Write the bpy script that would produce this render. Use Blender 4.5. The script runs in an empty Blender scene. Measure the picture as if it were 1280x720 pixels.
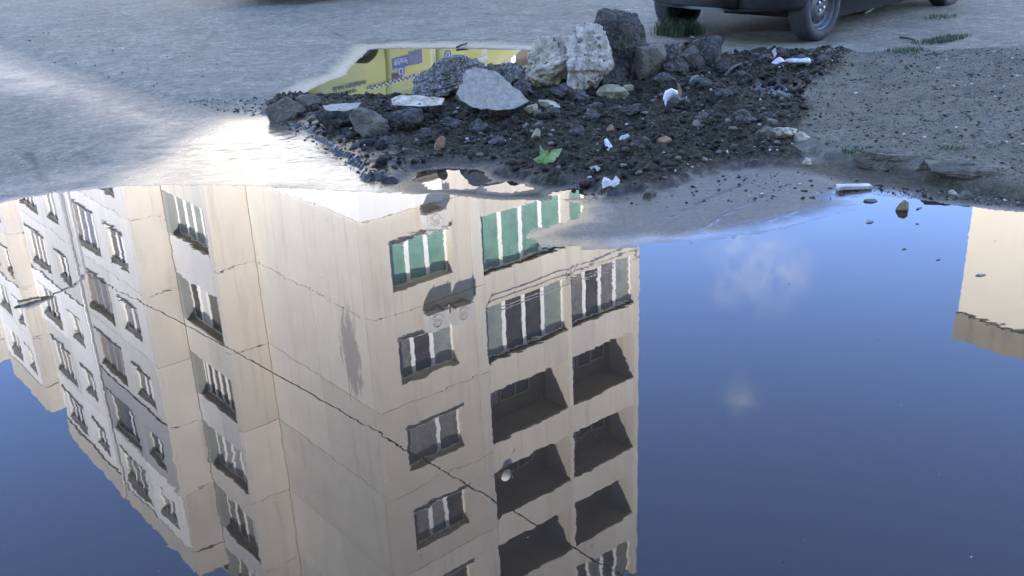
import bpy, bmesh, math, random
import numpy as np
from mathutils import Vector, Matrix

# ------------------------------------------------------------------ camera, sky, sun, exposure
SC = bpy.context.scene
COL = SC.collection
CAM_H = 1.45
PITCH, ROLL = math.radians(22.206), math.radians(2.525)
FPX = 1249.35                       # focal length in pixels of a 1280 wide frame
_f = np.array([0, math.cos(PITCH), -math.sin(PITCH)])
_r = np.array([1.0, 0, 0])
_d = np.cross(_f, _r)
_c, _s = math.cos(ROLL), math.sin(ROLL)
CR, CD, CF = _r * _c + _d * _s, _d * _c - _r * _s, _f
cam = bpy.data.cameras.new('camera')
cam.sensor_width = 36.0
cam.lens = 36.0 * FPX / 1280.0
cam.clip_start = 0.05
cam.clip_end = 3000
camo = bpy.data.objects.new('camera', cam)
COL.objects.link(camo)
M = Matrix.Identity(4)
for i in range(3):
    M[i][0], M[i][1], M[i][2] = CR[i], -CD[i], -CF[i]
M[2][3] = CAM_H
camo.matrix_world = M
SC.camera = camo

SUN_EL, SUN_AZ = 44.5, 5.7          # sun behind the viewer; light travels towards +y
sun = bpy.data.lights.new('sun', 'SUN')
sun.energy = 5.0
sun.angle = math.radians(0.53)
sun.color = (1.0, 0.93, 0.84)
suno = bpy.data.objects.new('sun', sun)
COL.objects.link(suno)
suno.rotation_euler = (math.radians(90 - SUN_EL), 0, math.radians(-SUN_AZ))
suno.location = (0, -40, 60)

world = bpy.data.worlds.new('World')
SC.world = world
world.use_nodes = True
wn, wl = world.node_tree.nodes, world.node_tree.links
wn.clear()
wout = wn.new('ShaderNodeOutputWorld')
bg = wn.new('ShaderNodeBackground')
sky = wn.new('ShaderNodeTexSky')
sky.sky_type = 'NISHITA'
sky.sun_disc = False
sky.sun_elevation = math.radians(SUN_EL)
sky.sun_rotation = math.radians(180 - SUN_AZ)
sky.air_density = 1.0
sky.dust_density = 0.0
sky.ozone_density = 5.0
bg.inputs['Strength'].default_value = 0.15
wl.new(bg.outputs[0], wout.inputs[0])

SC.view_settings.view_transform = 'Standard'
SC.view_settings.look = 'None'
SC.view_settings.gamma = 1.0
SC.view_settings.use_curve_mapping = False
SC.view_settings.exposure = 2.85
SC.render.engine = 'CYCLES'
SC.cycles.use_denoising = True
SC.cycles.adaptive_threshold = .01
SC.cycles.max_bounces = 7
SC.cycles.diffuse_bounces = 4
SC.cycles.glossy_bounces = 4
SC.cycles.caustics_reflective = False
SC.cycles.caustics_refractive = False
SC.cycles.sample_clamp_indirect = 6.0


def pray(x, y):
    return CF + CR * (x - 640) / FPX + CD * (y - 360) / FPX


def gp(x, y, z=0.0):
    """point on the level z that the photograph shows at pixel x, y"""
    v = pray(x, y)
    t = (z - CAM_H) / v[2]
    return np.array([v[0] * t, v[1] * t, z])


# clouds: soft patches fixed to directions of the sky
def world_clouds():
    geo = wn.new('ShaderNodeTexCoord')
    nz = wn.new('ShaderNodeTexNoise')
    nz.inputs['Scale'].default_value = 16.0
    nz.inputs['Detail'].default_value = 5.0
    nz.inputs['Roughness'].default_value = 0.62
    wl.new(geo.outputs['Generated'], nz.inputs['Vector'])
    nz2 = wn.new('ShaderNodeTexNoise')
    nz2.inputs['Scale'].default_value = 24.0
    nz2.inputs['Detail'].default_value = 6.0
    nz2.inputs['Roughness'].default_value = 0.6
    wl.new(geo.outputs['Generated'], nz2.inputs['Vector'])
    sub = wn.new('ShaderNodeVectorMath'); sub.operation = 'SUBTRACT'
    wl.new(nz.outputs['Color'], sub.inputs[0]); sub.inputs[1].default_value = (0.5, 0.5, 0.5)
    scl = wn.new('ShaderNodeVectorMath'); scl.operation = 'SCALE'
    wl.new(sub.outputs[0], scl.inputs[0]); scl.inputs['Scale'].default_value = 0.05
    add = wn.new('ShaderNodeVectorMath'); add.operation = 'ADD'
    wl.new(geo.outputs['Generated'], add.inputs[0]); wl.new(scl.outputs[0], add.inputs[1])
    total = None
    dirs = []
    for (x, y, r, a) in [(930, 328, .028, 1.), (960, 338, .030, 1.), (985, 345, .022, .9), (905, 365, .018, .7), (975, 365, .018, .7), (930, 492, .016, .7), (915, 488, .012, .6)]:
        v = pray(x, y); v = v / np.linalg.norm(v)
        dirs.append((v[0], v[1], -v[2], r, a))
    for (az, el, r, a) in [(40, 44, .12, .8), (-55, 50, .12, .7), (75, 28, .16, .9), (-80, 30, .14, .8), (115, 45, .15, .8), (-130, 55, .12, .7), (160, 30, .15, .8)]:
        az, el = math.radians(az), math.radians(el)
        dirs.append((math.sin(az) * math.cos(el), math.cos(az) * math.cos(el), math.sin(el), r, a))
    for (vx, vy, vz, r, a) in dirs:
        ds = wn.new('ShaderNodeVectorMath'); ds.operation = 'DISTANCE'
        wl.new(add.outputs[0], ds.inputs[0]); ds.inputs[1].default_value = (vx, vy, vz)
        mr = wn.new('ShaderNodeMapRange'); mr.interpolation_type = 'SMOOTHSTEP'
        mr.inputs['From Min'].default_value = r * 1.7
        mr.inputs['From Max'].default_value = 0.0
        mr.inputs['To Min'].default_value = 0.0
        mr.inputs['To Max'].default_value = a
        wl.new(ds.outputs['Value'], mr.inputs['Value'])
        if total is None:
            total = mr.outputs[0]
        else:
            mx = wn.new('ShaderNodeMath'); mx.operation = 'MAXIMUM'
            wl.new(total, mx.inputs[0]); wl.new(mr.outputs[0], mx.inputs[1]); total = mx.outputs[0]
    nr = wn.new('ShaderNodeMapRange')
    nr.inputs['From Min'].default_value = 0.36; nr.inputs['From Max'].default_value = 0.66
    wl.new(nz2.outputs[0], nr.inputs['Value'])
    mm = wn.new('ShaderNodeMath'); mm.operation = 'MULTIPLY'
    wl.new(total, mm.inputs[0]); wl.new(nr.outputs[0], mm.inputs[1])
    m2 = wn.new('ShaderNodeMath'); m2.operation = 'MULTIPLY'
    wl.new(mm.outputs[0], m2.inputs[0]); m2.inputs[1].default_value = 0.36
    mix = wn.new('ShaderNodeMix'); mix.data_type = 'RGBA'
    wl.new(m2.outputs[0], mix.inputs['Factor'])
    tint = wn.new('ShaderNodeMix'); tint.data_type = 'RGBA'; tint.blend_type = 'MULTIPLY'; tint.inputs['Factor'].default_value = 1.0
    wl.new(sky.outputs[0], tint.inputs[6]); tint.inputs[7].default_value = (1.03, .97, 1.13, 1)
    wl.new(tint.outputs[2], mix.inputs[6]); mix.inputs[7].default_value = (7.0, 6.6, 6.6, 1)
    wl.new(mix.outputs[2], bg.inputs['Color'])


world_clouds()

# ------------------------------------------------------------------ helpers
rng = np.random.default_rng(7)
random.seed(7)


def smooth(e0, e1, x):
    t = np.clip((x - e0) / (e1 - e0), 0, 1)
    return t * t * (3 - 2 * t)


_perm = np.random.default_rng(3).permutation(512)
_perm = np.concatenate([_perm, _perm])
_ga = np.random.default_rng(4).uniform(0, 2 * np.pi, 1024)
_gx, _gy = np.cos(_ga), np.sin(_ga)


def pnoise(x, y):
    xi, yi = np.floor(x).astype(int), np.floor(y).astype(int)
    xf, yf = x - xi, y - yi

    def g(ix, iy, dx, dy):
        h = _perm[(_perm[ix & 511] + iy) & 511]
        return _gx[h] * dx + _gy[h] * dy
    u, v = xf * xf * xf * (xf * (xf * 6 - 15) + 10), yf * yf * yf * (yf * (yf * 6 - 15) + 10)
    a = g(xi, yi, xf, yf); b = g(xi + 1, yi, xf - 1, yf)
    c = g(xi, yi + 1, xf, yf - 1); d = g(xi + 1, yi + 1, xf - 1, yf - 1)
    return (a * (1 - u) + b * u) * (1 - v) + (c * (1 - u) + d * u) * v


def fbm(x, y, f, o=4, gain=.5, ridge=False):
    t, a, s = 0, 1.0, 0
    for i in range(o):
        n = pnoise(x * f + 17.3 * i, y * f - 9.1 * i)
        if ridge:
            n = 0.5 - np.abs(n) * 1.6
        t = t + a * n; s += a; a *= gain; f *= 2.03
    return t / s * 1.5


def mat(name):
    m = bpy.data.materials.new(name)
    m.use_nodes = True
    n, l = m.node_tree.nodes, m.node_tree.links
    return m, n, l, n['Principled BSDF']


def simple(name, col, rough=.6, metal=0., var=.0, scale=8., bump=0., bscale=40., spec=.5, coat=0., col2=None, detail=5):
    m, n, l, b = mat(name)
    b.inputs['Roughness'].default_value = rough
    b.inputs['Metallic'].default_value = metal
    b.inputs['Specular IOR Level'].default_value = spec
    if coat:
        b.inputs['Coat Weight'].default_value = coat
        b.inputs['Coat Roughness'].default_value = .08
    tc = n.new('ShaderNodeTexCoord')
    if var or col2:
        nz = n.new('ShaderNodeTexNoise'); nz.inputs['Scale'].default_value = scale; nz.inputs['Detail'].default_value = detail
        nz.inputs['Roughness'].default_value = .62
        l.new(tc.outputs['Object'], nz.inputs['Vector'])
        cr = n.new('ShaderNodeValToRGB')
        cr.color_ramp.elements[0].position = .32; cr.color_ramp.elements[1].position = .68
        c0 = col2 if col2 else tuple(c * (1 - var) for c in col)
        c1 = col if col2 else tuple(min(1, c * (1 + var)) for c in col)
        cr.color_ramp.elements[0].color = (*c0, 1); cr.color_ramp.elements[1].color = (*c1, 1)
        l.new(nz.outputs[0], cr.inputs[0]); l.new(cr.outputs[0], b.inputs['Base Color'])
    else:
        b.inputs['Base Color'].default_value = (*col, 1)
    if bump:
        nb = n.new('ShaderNodeTexNoise'); nb.inputs['Scale'].default_value = bscale; nb.inputs['Detail'].default_value = 6
        nb.inputs['Roughness'].default_value = .65
        l.new(tc.outputs['Object'], nb.inputs['Vector'])
        bp = n.new('ShaderNodeBump'); bp.inputs['Strength'].default_value = bump; bp.inputs['Distance'].default_value = .02
        l.new(nb.outputs[0], bp.inputs['Height']); l.new(bp.outputs[0], b.inputs['Normal'])
    return m


def link(name, me, m=None, parent=None, loc=None, rot=None):
    o = bpy.data.objects.new(name, me)
    COL.objects.link(o)
    if m is not None and me is not None and len(me.materials) == 0:
        me.materials.append(m)
    if parent is not None:
        o.parent = parent
    if loc is not None:
        o.location = loc
    if rot is not None:
        o.rotation_euler = rot
    return o


def tag(o, label=None, cat=None, group=None, kind=None):
    if label: o['label'] = label
    if cat: o['category'] = cat
    if group: o['group'] = group
    if kind: o['kind'] = kind
    return o


def empty(name, loc=(0, 0, 0), rz=0.):
    o = bpy.data.objects.new(name, None)
    COL.objects.link(o)
    o.location = loc; o.rotation_euler = (0, 0, rz); o.empty_display_size = .2
    return o


class MB:
    """collects polygons for one mesh"""
    def __init__(s):
        s.v, s.f = [], []

    def add(s, vs, fs):
        k = len(s.v)
        s.v += [tuple(map(float, p)) for p in vs]
        s.f += [tuple(i + k for i in f) for f in fs]
        return s

    def box(s, x0, x1, y0, y1, z0, z1):
        x0, x1 = min(x0, x1), max(x0, x1); y0, y1 = min(y0, y1), max(y0, y1); z0, z1 = min(z0, z1), max(z0, z1)
        v = [(x0, y0, z0), (x1, y0, z0), (x1, y1, z0), (x0, y1, z0), (x0, y0, z1), (x1, y0, z1), (x1, y1, z1), (x0, y1, z1)]
        return s.add(v, [(0, 3, 2, 1), (4, 5, 6, 7), (0, 1, 5, 4), (1, 2, 6, 5), (2, 3, 7, 6), (3, 0, 4, 7)])

    def tube(s, pts, rad, n=8, caps=True):
        pts = [np.array(p, float) for p in pts]
        if not hasattr(rad, '__len__'):
            rad = [rad] * len(pts)
        rings = []
        for i, p in enumerate(pts):
            t = pts[min(i + 1, len(pts) - 1)] - pts[max(i - 1, 0)]
            t /= np.linalg.norm(t) + 1e-12
            a = np.cross(t, [0, 0, 1.0])
            if np.linalg.norm(a) < 1e-3:
                a = np.cross(t, [1.0, 0, 0])
            a /= np.linalg.norm(a); b = np.cross(t, a)
            rings.append([p + (a * math.cos(2 * math.pi * k / n) + b * math.sin(2 * math.pi * k / n)) * rad[i] for k in range(n)])
        v = [q for r in rings for q in r]
        f = []
        for i in range(len(pts) - 1):
            for k in range(n):
                f.append((i * n + k, i * n + (k + 1) % n, (i + 1) * n + (k + 1) % n, (i + 1) * n + k))
        if caps:
            f.append(tuple(range(n))[::-1]); f.append(tuple((len(pts) - 1) * n + k for k in range(n)))
        return s.add(v, f)

    def lathe(s, prof, n=32, axis='y'):
        """prof: list of (axial, radius)"""
        v, f = [], []
        for (a, r) in prof:
            for k in range(n):
                t = 2 * math.pi * k / n
                v.append((r * math.cos(t), a, r * math.sin(t)) if axis == 'y' else (r * math.cos(t), r * math.sin(t), a))
        for i in range(len(prof) - 1):
            for k in range(n):
                q = (i * n + k, i * n + (k + 1) % n, (i + 1) * n + (k + 1) % n, (i + 1) * n + k)
                f.append(q if axis == 'y' else q)
        return s.add(v, f)

    def mesh(s, name, fix=True):
        me = bpy.data.meshes.new(name)
        me.from_pydata(s.v, [], s.f)
        if fix:
            bm = bmesh.new(); bm.from_mesh(me)
            bmesh.ops.recalc_face_normals(bm, faces=bm.faces)
            bm.to_mesh(me); bm.free()
        me.update()
        return me

    def build(s, name, m, parent=None, smooth_=False, **k):
        me = s.mesh(name)
        if smooth_:
            me.shade_smooth()
        return link(name, me, m, parent, **k)


# ------------------------------------------------------------------ ground: one sheet with relief
def W(pts):
    return np.array([gp(x, y)[:2] for (x, y) in pts])


def sdf(px, py, poly):
    n = len(poly)
    d = np.full(px.shape, 1e9)
    inside = np.zeros(px.shape, bool)
    for i in range(n):
        ax, ay = poly[i]; bx, by = poly[(i + 1) % n]
        ex, ey = bx - ax, by - ay
        wx, wy = px - ax, py - ay
        t = np.clip((wx * ex + wy * ey) / (ex * ex + ey * ey + 1e-12), 0, 1)
        d = np.minimum(d, np.hypot(wx - ex * t, wy - ey * t))
        c = ((ay > py) != (by > py)) & (px < (bx - ax) * (py - ay) / (by - ay + 1e-15) + ax)
        inside ^= c
    return np.where(inside, -d, d)


def dline(px, py, pts):
    d = np.full(px.shape, 1e9)
    for i in range(len(pts) - 1):
        ax, ay = pts[i]; bx, by = pts[i + 1]
        ex, ey = bx - ax, by - ay
        t = np.clip(((px - ax) * ex + (py - ay) * ey) / (ex * ex + ey * ey + 1e-12), 0, 1)
        d = np.minimum(d, np.hypot(px - ax - ex * t, py - ay - ey * t))
    return d


PUD = np.vstack([W([(-120, 272), (0, 254), (60, 243), (130, 234.5), (200, 231.5), (300, 232), (380, 236), (440, 240), (520, 243), (560, 243), (600, 248),
                    (640, 250), (700, 250), (730, 258), (722, 272), (690, 281), (662, 286), (656, 298), (680, 309), (760, 313), (800, 308), (870, 305),
                    (940, 295), (1000, 280), (1050, 268), (1088, 259), (1062, 249), (1085, 243), (1140, 249), (1200, 257), (1290, 267), (1420, 285)]),
                 np.array([[3.6, 2.5], [2.0, .95], [-1.8, .95], [-3.6, 3.0]])])
POOLS = [W([(520, 214), (560, 210), (600, 212), (615, 226), (590, 236), (545, 236), (515, 226)]),
         W([(604, 230), (640, 226), (668, 236), (640, 241), (610, 239)]),
         W([(690, 240), (720, 235), (735, 243), (715, 249), (690, 247)])]
BACK = W([(376, 119), (395, 108), (430, 94), (447, 76), (462, 61), (500, 59.5), (560, 59.5), (640, 61), (700, 64), (712, 80), (660, 100), (600, 112), (540, 122), (500, 124), (440, 122), (400, 121)])
PATCH = np.vstack([W([(0, 55), (60, 75), (130, 97), (190, 118), (235, 132), (300, 131), (340, 127), (378, 115), (412, 92), (440, 66), (460, 56.5), (560, 57), (700, 60),
                      (760, 66), (900, 70), (1000, 70), (1130, 71), (1280, 62)]), np.array([[14., 12.], [40, 60], [-40, 60], [-20., 17.]])])
HEAP = W([(332, 141), (345, 124), (400, 121), (480, 120), (540, 116), (600, 100), (680, 84), (780, 78), (880, 74), (960, 68), (1062, 70), (1050, 95), (1000, 125), (1015, 150),
          (985, 180), (1010, 200), (980, 207), (930, 208), (880, 216), (830, 235), (780, 240), (720, 236), (690, 232), (640, 222), (600, 206), (560, 206), (520, 212), (490, 226),
          (470, 222), (440, 200), (405, 182), (380, 165)])
BANK = np.vstack([W([(990, 196), (1060, 200), (1130, 218), (1200, 236), (1290, 252), (1420, 268)]), np.array([[6.5, 5.0], [9, 9]]), W([(1285, 64), (1130, 73), (1010, 73), (1000, 120)])])
MUDFLAT = W([(690, 250), (740, 246), (820, 240), (880, 220), (940, 212), (1000, 214), (1050, 228), (1140, 245), (1090, 242), (1060, 250), (1088, 259), (1000, 282), (870, 306), (760, 314), (650, 300), (700, 280)])
FILM = W([(150, 234), (230, 200), (285, 155), (340, 148), (400, 178), (440, 202), (470, 222), (500, 240), (400, 240), (300, 234)])
WETL = W([(-140, 60), (0, 60), (130, 101), (238, 136), (345, 138), (470, 222), (400, 240), (200, 234), (60, 246), (-140, 275)])
DRYL = W([(-200, 125), (-20, 122), (60, 128), (132, 168), (120, 200), (40, 224), (-60, 236), (-200, 240)])
CRACKS = [W([(30, 188), (36, 195), (45, 207), (52, 222), (62, 236), (70, 243)]), W([(300, 14), (350, 24), (400, 38), (436, 55)]), W([(-40, 36), (60, 31), (150, 25)]), W([(470, 56), (700, 53), (900, 40)])]
RILLS = [W([(872, 292), (905, 270), (960, 243), (985, 236)]), W([(838, 272), (880, 252), (925, 234)]), W([(925, 296), (965, 276), (1005, 262)]), W([(1035, 238), (1062, 248), (1100, 252)])]
# heaped soil: (pixel of its foot, height, radius)
BUMPS = [(700, 128, .15, .30), (760, 118, .20, .32), (815, 112, .19, .30), (868, 96, .27, .20), (840, 130, .13, .34), (900, 140, .10, .35), (640, 150, .10, .34), (580, 135, .13, .28),
         (520, 150, .07, .26), (460, 152, .05, .22), (420, 148, .05, .2), (365, 138, .06, .16), (760, 165, .10, .35), (860, 175, .09, .3), (940, 178, .07, .25), (960, 95, .03, .3), (600, 108, .14, .22),
         (690, 185, .06, .3), (780, 205, .05, .25), (860, 205, .05, .2), (550, 180, .04, .25), (930, 84, .06, .18)]
BUMPW = [(gp(x, y)[:2], h, r) for (x, y, h, r) in BUMPS]
MURK = W([(915, 118), (950, 108), (1000, 110), (1015, 122), (985, 132), (930, 132)])
CARSHADE = W([(860, 38), (885, 6), (1005, 4), (1012, 45), (960, 43), (900, 46)])  # shade under the parked car, painted as dark ground
MUDFOOT = W([(425, 196), (520, 206), (620, 212), (700, 226), (780, 238), (830, 234), (800, 248), (740, 252), (690, 253), (640, 255), (600, 253), (555, 246), (520, 243), (488, 236), (455, 220)])
SHORE = W([(800, 238), (880, 222), (960, 205), (1040, 200), (1130, 216), (1290, 250), (1420, 268), (1420, 284), (1290, 266), (1140, 248), (1080, 238), (1010, 224), (940, 218), (880, 232), (820, 246)])
MURK2 = W([(925, 84), (990, 80), (1010, 92), (950, 100), (905, 96)])


def ground_fields(x, y):
    n1 = fbm(x, y, 2.2, 4)
    n2 = fbm(x + 5, y - 3, 9., 4)
    n3 = fbm(x - 2, y + 8, 34., 3)
    near = 1 - smooth(12, 18, y)
    dp = sdf(x, y, PUD) + (.030 * n1 + .016 * n2 + .006 * n3) * smooth(1.2, 4.4, y)
    for p in POOLS:
        dp = np.minimum(dp, sdf(x, y, p) + .03 * n2 + .012 * n3)
    dbk = sdf(x, y, BACK) + .05 * n1 * .6 + .02 * n2
    dpt = sdf(x, y, PATCH) + .05 * n1 + .02 * n2
    dh = sdf(x, y, HEAP) + .10 * n1 + .07 * n2 + .02 * n3
    dbn = sdf(x, y, BANK) + .09 * n1 + .06 * n2
    dm = sdf(x, y, MUDFLAT) + .05 * n1
    df = sdf(x, y, FILM) + .16 * n1
    dwl = np.maximum(sdf(x, y, WETL) + .10 * n1, -sdf(x, y, DRYL) - .10 + .40 * n1 + .1 * n2)
    patch = smooth(.05, -.05, dpt)
    soil = smooth(.03, -.03, dh + .03 * n3)
    bank = smooth(.10, -.12, dbn)
    z = .013 + .002 * n1 + .0012 * n2
    z = z + .060 * smooth(9.0, 13.5, y) + .03 * smooth(13, 25, y)
    z = z + patch * .018
    z = z + bank * (.055 + .02 * n1 + .012 * n2 + .006 * n3)
    mound = np.zeros_like(x)
    for (c, h, r) in BUMPW:
        mound = mound + h * np.exp(-((x - c[0]) ** 2 + (y - c[1]) ** 2) / (2 * (r * .62) ** 2))
    clod = fbm(x, y, 12., 5, .62, True)
    clod2 = fbm(x + 3, y + 1, 30., 3, .6, True)
    ins = smooth(.02, -.28, dh)
    z = z + soil * (mound * (.35 + .65 * ins) * .82 + (.045 * fbm(x + 9, y, 6., 4, .55, True) + .030 * clod + .020 * clod2) * (.35 + .65 * ins) + .012)
    # shore: the land runs down into the water
    slope = .012 + .010 * smooth(.3, -.1, dm) * 0 + .34 * soil + .30 * bank
    slope = np.where((soil < .3) & (bank < .3), .010 + .03 * np.clip(n2 + .3, 0, 1) * .3, slope)
    land = .0012 + slope * np.maximum(dp, 0)
    z = np.where(dp > 0, np.minimum(z, np.maximum(land, .0012)), z)
    z = np.where(dp <= 0, -.0015 - np.minimum(.30 * -dp * .25, .06), z)
    flat = np.maximum(smooth(.15, -.05, dm), smooth(.3, -.1, df)) * (1 - soil) * (1 - bank)
    z = np.where(dp > 0, z + flat * (.0030 * n3 + .0016 * n2 - .0012) * smooth(.30, .0, dp), z)
    # the far puddle
    inb = smooth(.10, -.02, dbk) * (1 - smooth(-.05, -.3, dh) * .9)
    z = np.where(dbk < .12, np.minimum(z, np.where(dbk < 0, -.0015 - .08 * np.minimum(-dbk, .35), .0015 + .22 * dbk) + soil * np.maximum(mound * .78 - .02, 0) * 1.0), z)
    for p in (MURK, MURK2):
        dk = sdf(x, y, p) + .04 * n2
        z = z - .035 * smooth(.05, -.08, dk)
    sand = smooth(.16, .0, np.abs(dbk - .05)) * (1 - soil) * smooth(-.02, .02, dbk)
    hot = (np.abs(x) < 9) & (y > 3.8) & (y < 17)
    gr_ = fbm(x + 31, y + 12, 26., 3, .7) + .6 * fbm(x - 11, y + 3, 58., 2, .7)
    dryk = (1 - soil) * (1 - .85 * smooth(.12, -.05, dm)) * np.where((dp > .02) & (dbk > .05), 1., 0.) * hot
    z = z + dryk * gr_ * (.0010 + .0022 * smooth(.05, .6, dp) + .003 * bank)
    z = np.where((dp > 0) & (dryk > 0) & (dbk > .05), np.maximum(z, .0006), z)
    crack = np.zeros_like(x)
    for c in CRACKS:
        crack = np.maximum(crack, .55 * smooth(.03, .004, dline(x, y, c) + .05 * n1 + .035 * np.abs(n2) + .012 * n3))
    z = z - .008 * crack
    for c in RILLS:
        dl = dline(x, y, c) + .010 * np.abs(n2) + .008 * np.abs(n3)
        z = np.where(dl < .008, np.minimum(z, -.0008), z)
    wet = np.maximum.reduce([smooth(.55, -.20, df), smooth(.1, -.06, dm) * .62, .62 * smooth(.30, -.50, dwl) * (.85 + .4 * np.clip(n1, -.5, .5) + .3 * np.clip(n2, -.5, .5)),
                             soil * .55 * smooth(.22, .0, dp), smooth(.10, .0, dp) * .8, .5 * smooth(.2, .02, dbk)])
    wet = np.maximum(wet, smooth(.42, .02, dp + .05 * n2) * np.maximum(smooth(.15, -.02, dm), smooth(.3, -.1, df)))
    wet = np.clip(wet, 0, 1) * near
    sand = np.maximum(sand, .12 * smooth(.08, -.08, dm) * (1 - soil))
    wet = np.maximum(wet, .9 * smooth(.04, -.06, sdf(x, y, MURK)))
    soil = np.maximum(soil, crack * .8)
    soil = np.maximum(soil, .72 * smooth(.10, -.10, sdf(x, y, SHORE) + .10 * n1 + .06 * n2))
    soil = np.maximum(soil, .72 * smooth(.06, -.10, dm + .05 * n2))
    soil = np.maximum(soil, .97 * smooth(.14, -.10, sdf(x, y, CARSHADE) + .10 * n1 + .08 * n2))  # under-car shade goes into the soil mask
    soil = np.maximum(soil, .92 * smooth(.04, -.04, sdf(x, y, MUDFOOT) + .05 * n1 + .05 * n2 + .02 * n3))
    soil = np.maximum(soil, smooth(.55, .1, np.abs(dbn - .0) / .18) * .85 * smooth(4.0, 4.3, y) * (dp > -.02) * smooth(.6, .0, dp))
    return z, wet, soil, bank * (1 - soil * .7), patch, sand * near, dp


def hz(x, y):
    return float(ground_fields(np.array([x], float), np.array([y], float))[0][0])


def hit(x, y):
    """first point of the ground that the photograph shows at pixel x, y"""
    v = pray(x, y)
    t0 = (CAM_H - .45) / -v[2]; t1 = (CAM_H + .01) / -v[2]
    t = np.linspace(t0, t1, 500)
    P = np.array([0, 0, CAM_H])[None] + t[:, None] * v[None]
    z = np.maximum(ground_fields(P[:, 0], P[:, 1])[0], 0.)
    k = np.argmax(P[:, 2] <= z)
    return np.array([P[k, 0], P[k, 1], z[k]])


def build_ground():
    def grow(a, step, g, lim):
        out = []
        while abs(a) < abs(lim):
            step *= g; a += step; out.append(a)
        return out
    xf = list(np.arange(-3.0, 3.8, .019))
    xs = sorted(grow(xf[0], -.019, 1.035, -900)) + xf + grow(xf[-1], .019, 1.035, 900)
    yf = list(np.arange(4.1, 9.6, .017))
    ya = list(np.arange(.9, 4.1, .05))
    ys = sorted(grow(ya[0], -.05, 1.2, -900)) + ya + yf + grow(yf[-1], .017, 1.03, 1200)
    X, Y = np.meshgrid(np.array(xs), np.array(ys))
    nx, ny = len(xs), len(ys)
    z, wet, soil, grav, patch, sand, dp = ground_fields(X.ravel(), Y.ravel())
    co = np.stack([X.ravel(), Y.ravel(), z], 1)
    idx = np.arange(nx * ny).reshape(ny, nx)
    q = np.stack([idx[:-1, :-1], idx[:-1, 1:], idx[1:, 1:], idx[1:, :-1]], -1).reshape(-1, 4)
    me = bpy.data.meshes.new('ground')
    me.vertices.add(len(co)); me.vertices.foreach_set('co', co.ravel())
    me.loops.add(q.size); me.loops.foreach_set('vertex_index', q.ravel().astype(np.int32))
    me.polygons.add(len(q)); me.polygons.foreach_set('loop_start', np.arange(0, q.size, 4, dtype=np.int32))
    me.update(calc_edges=True); me.validate()
    me.shade_smooth()
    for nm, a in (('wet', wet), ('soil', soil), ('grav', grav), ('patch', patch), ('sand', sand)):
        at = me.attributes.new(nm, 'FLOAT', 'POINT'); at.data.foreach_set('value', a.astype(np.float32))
    o = link('ground', me, ground_material())
    tag(o, kind='structure')
    return o


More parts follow.
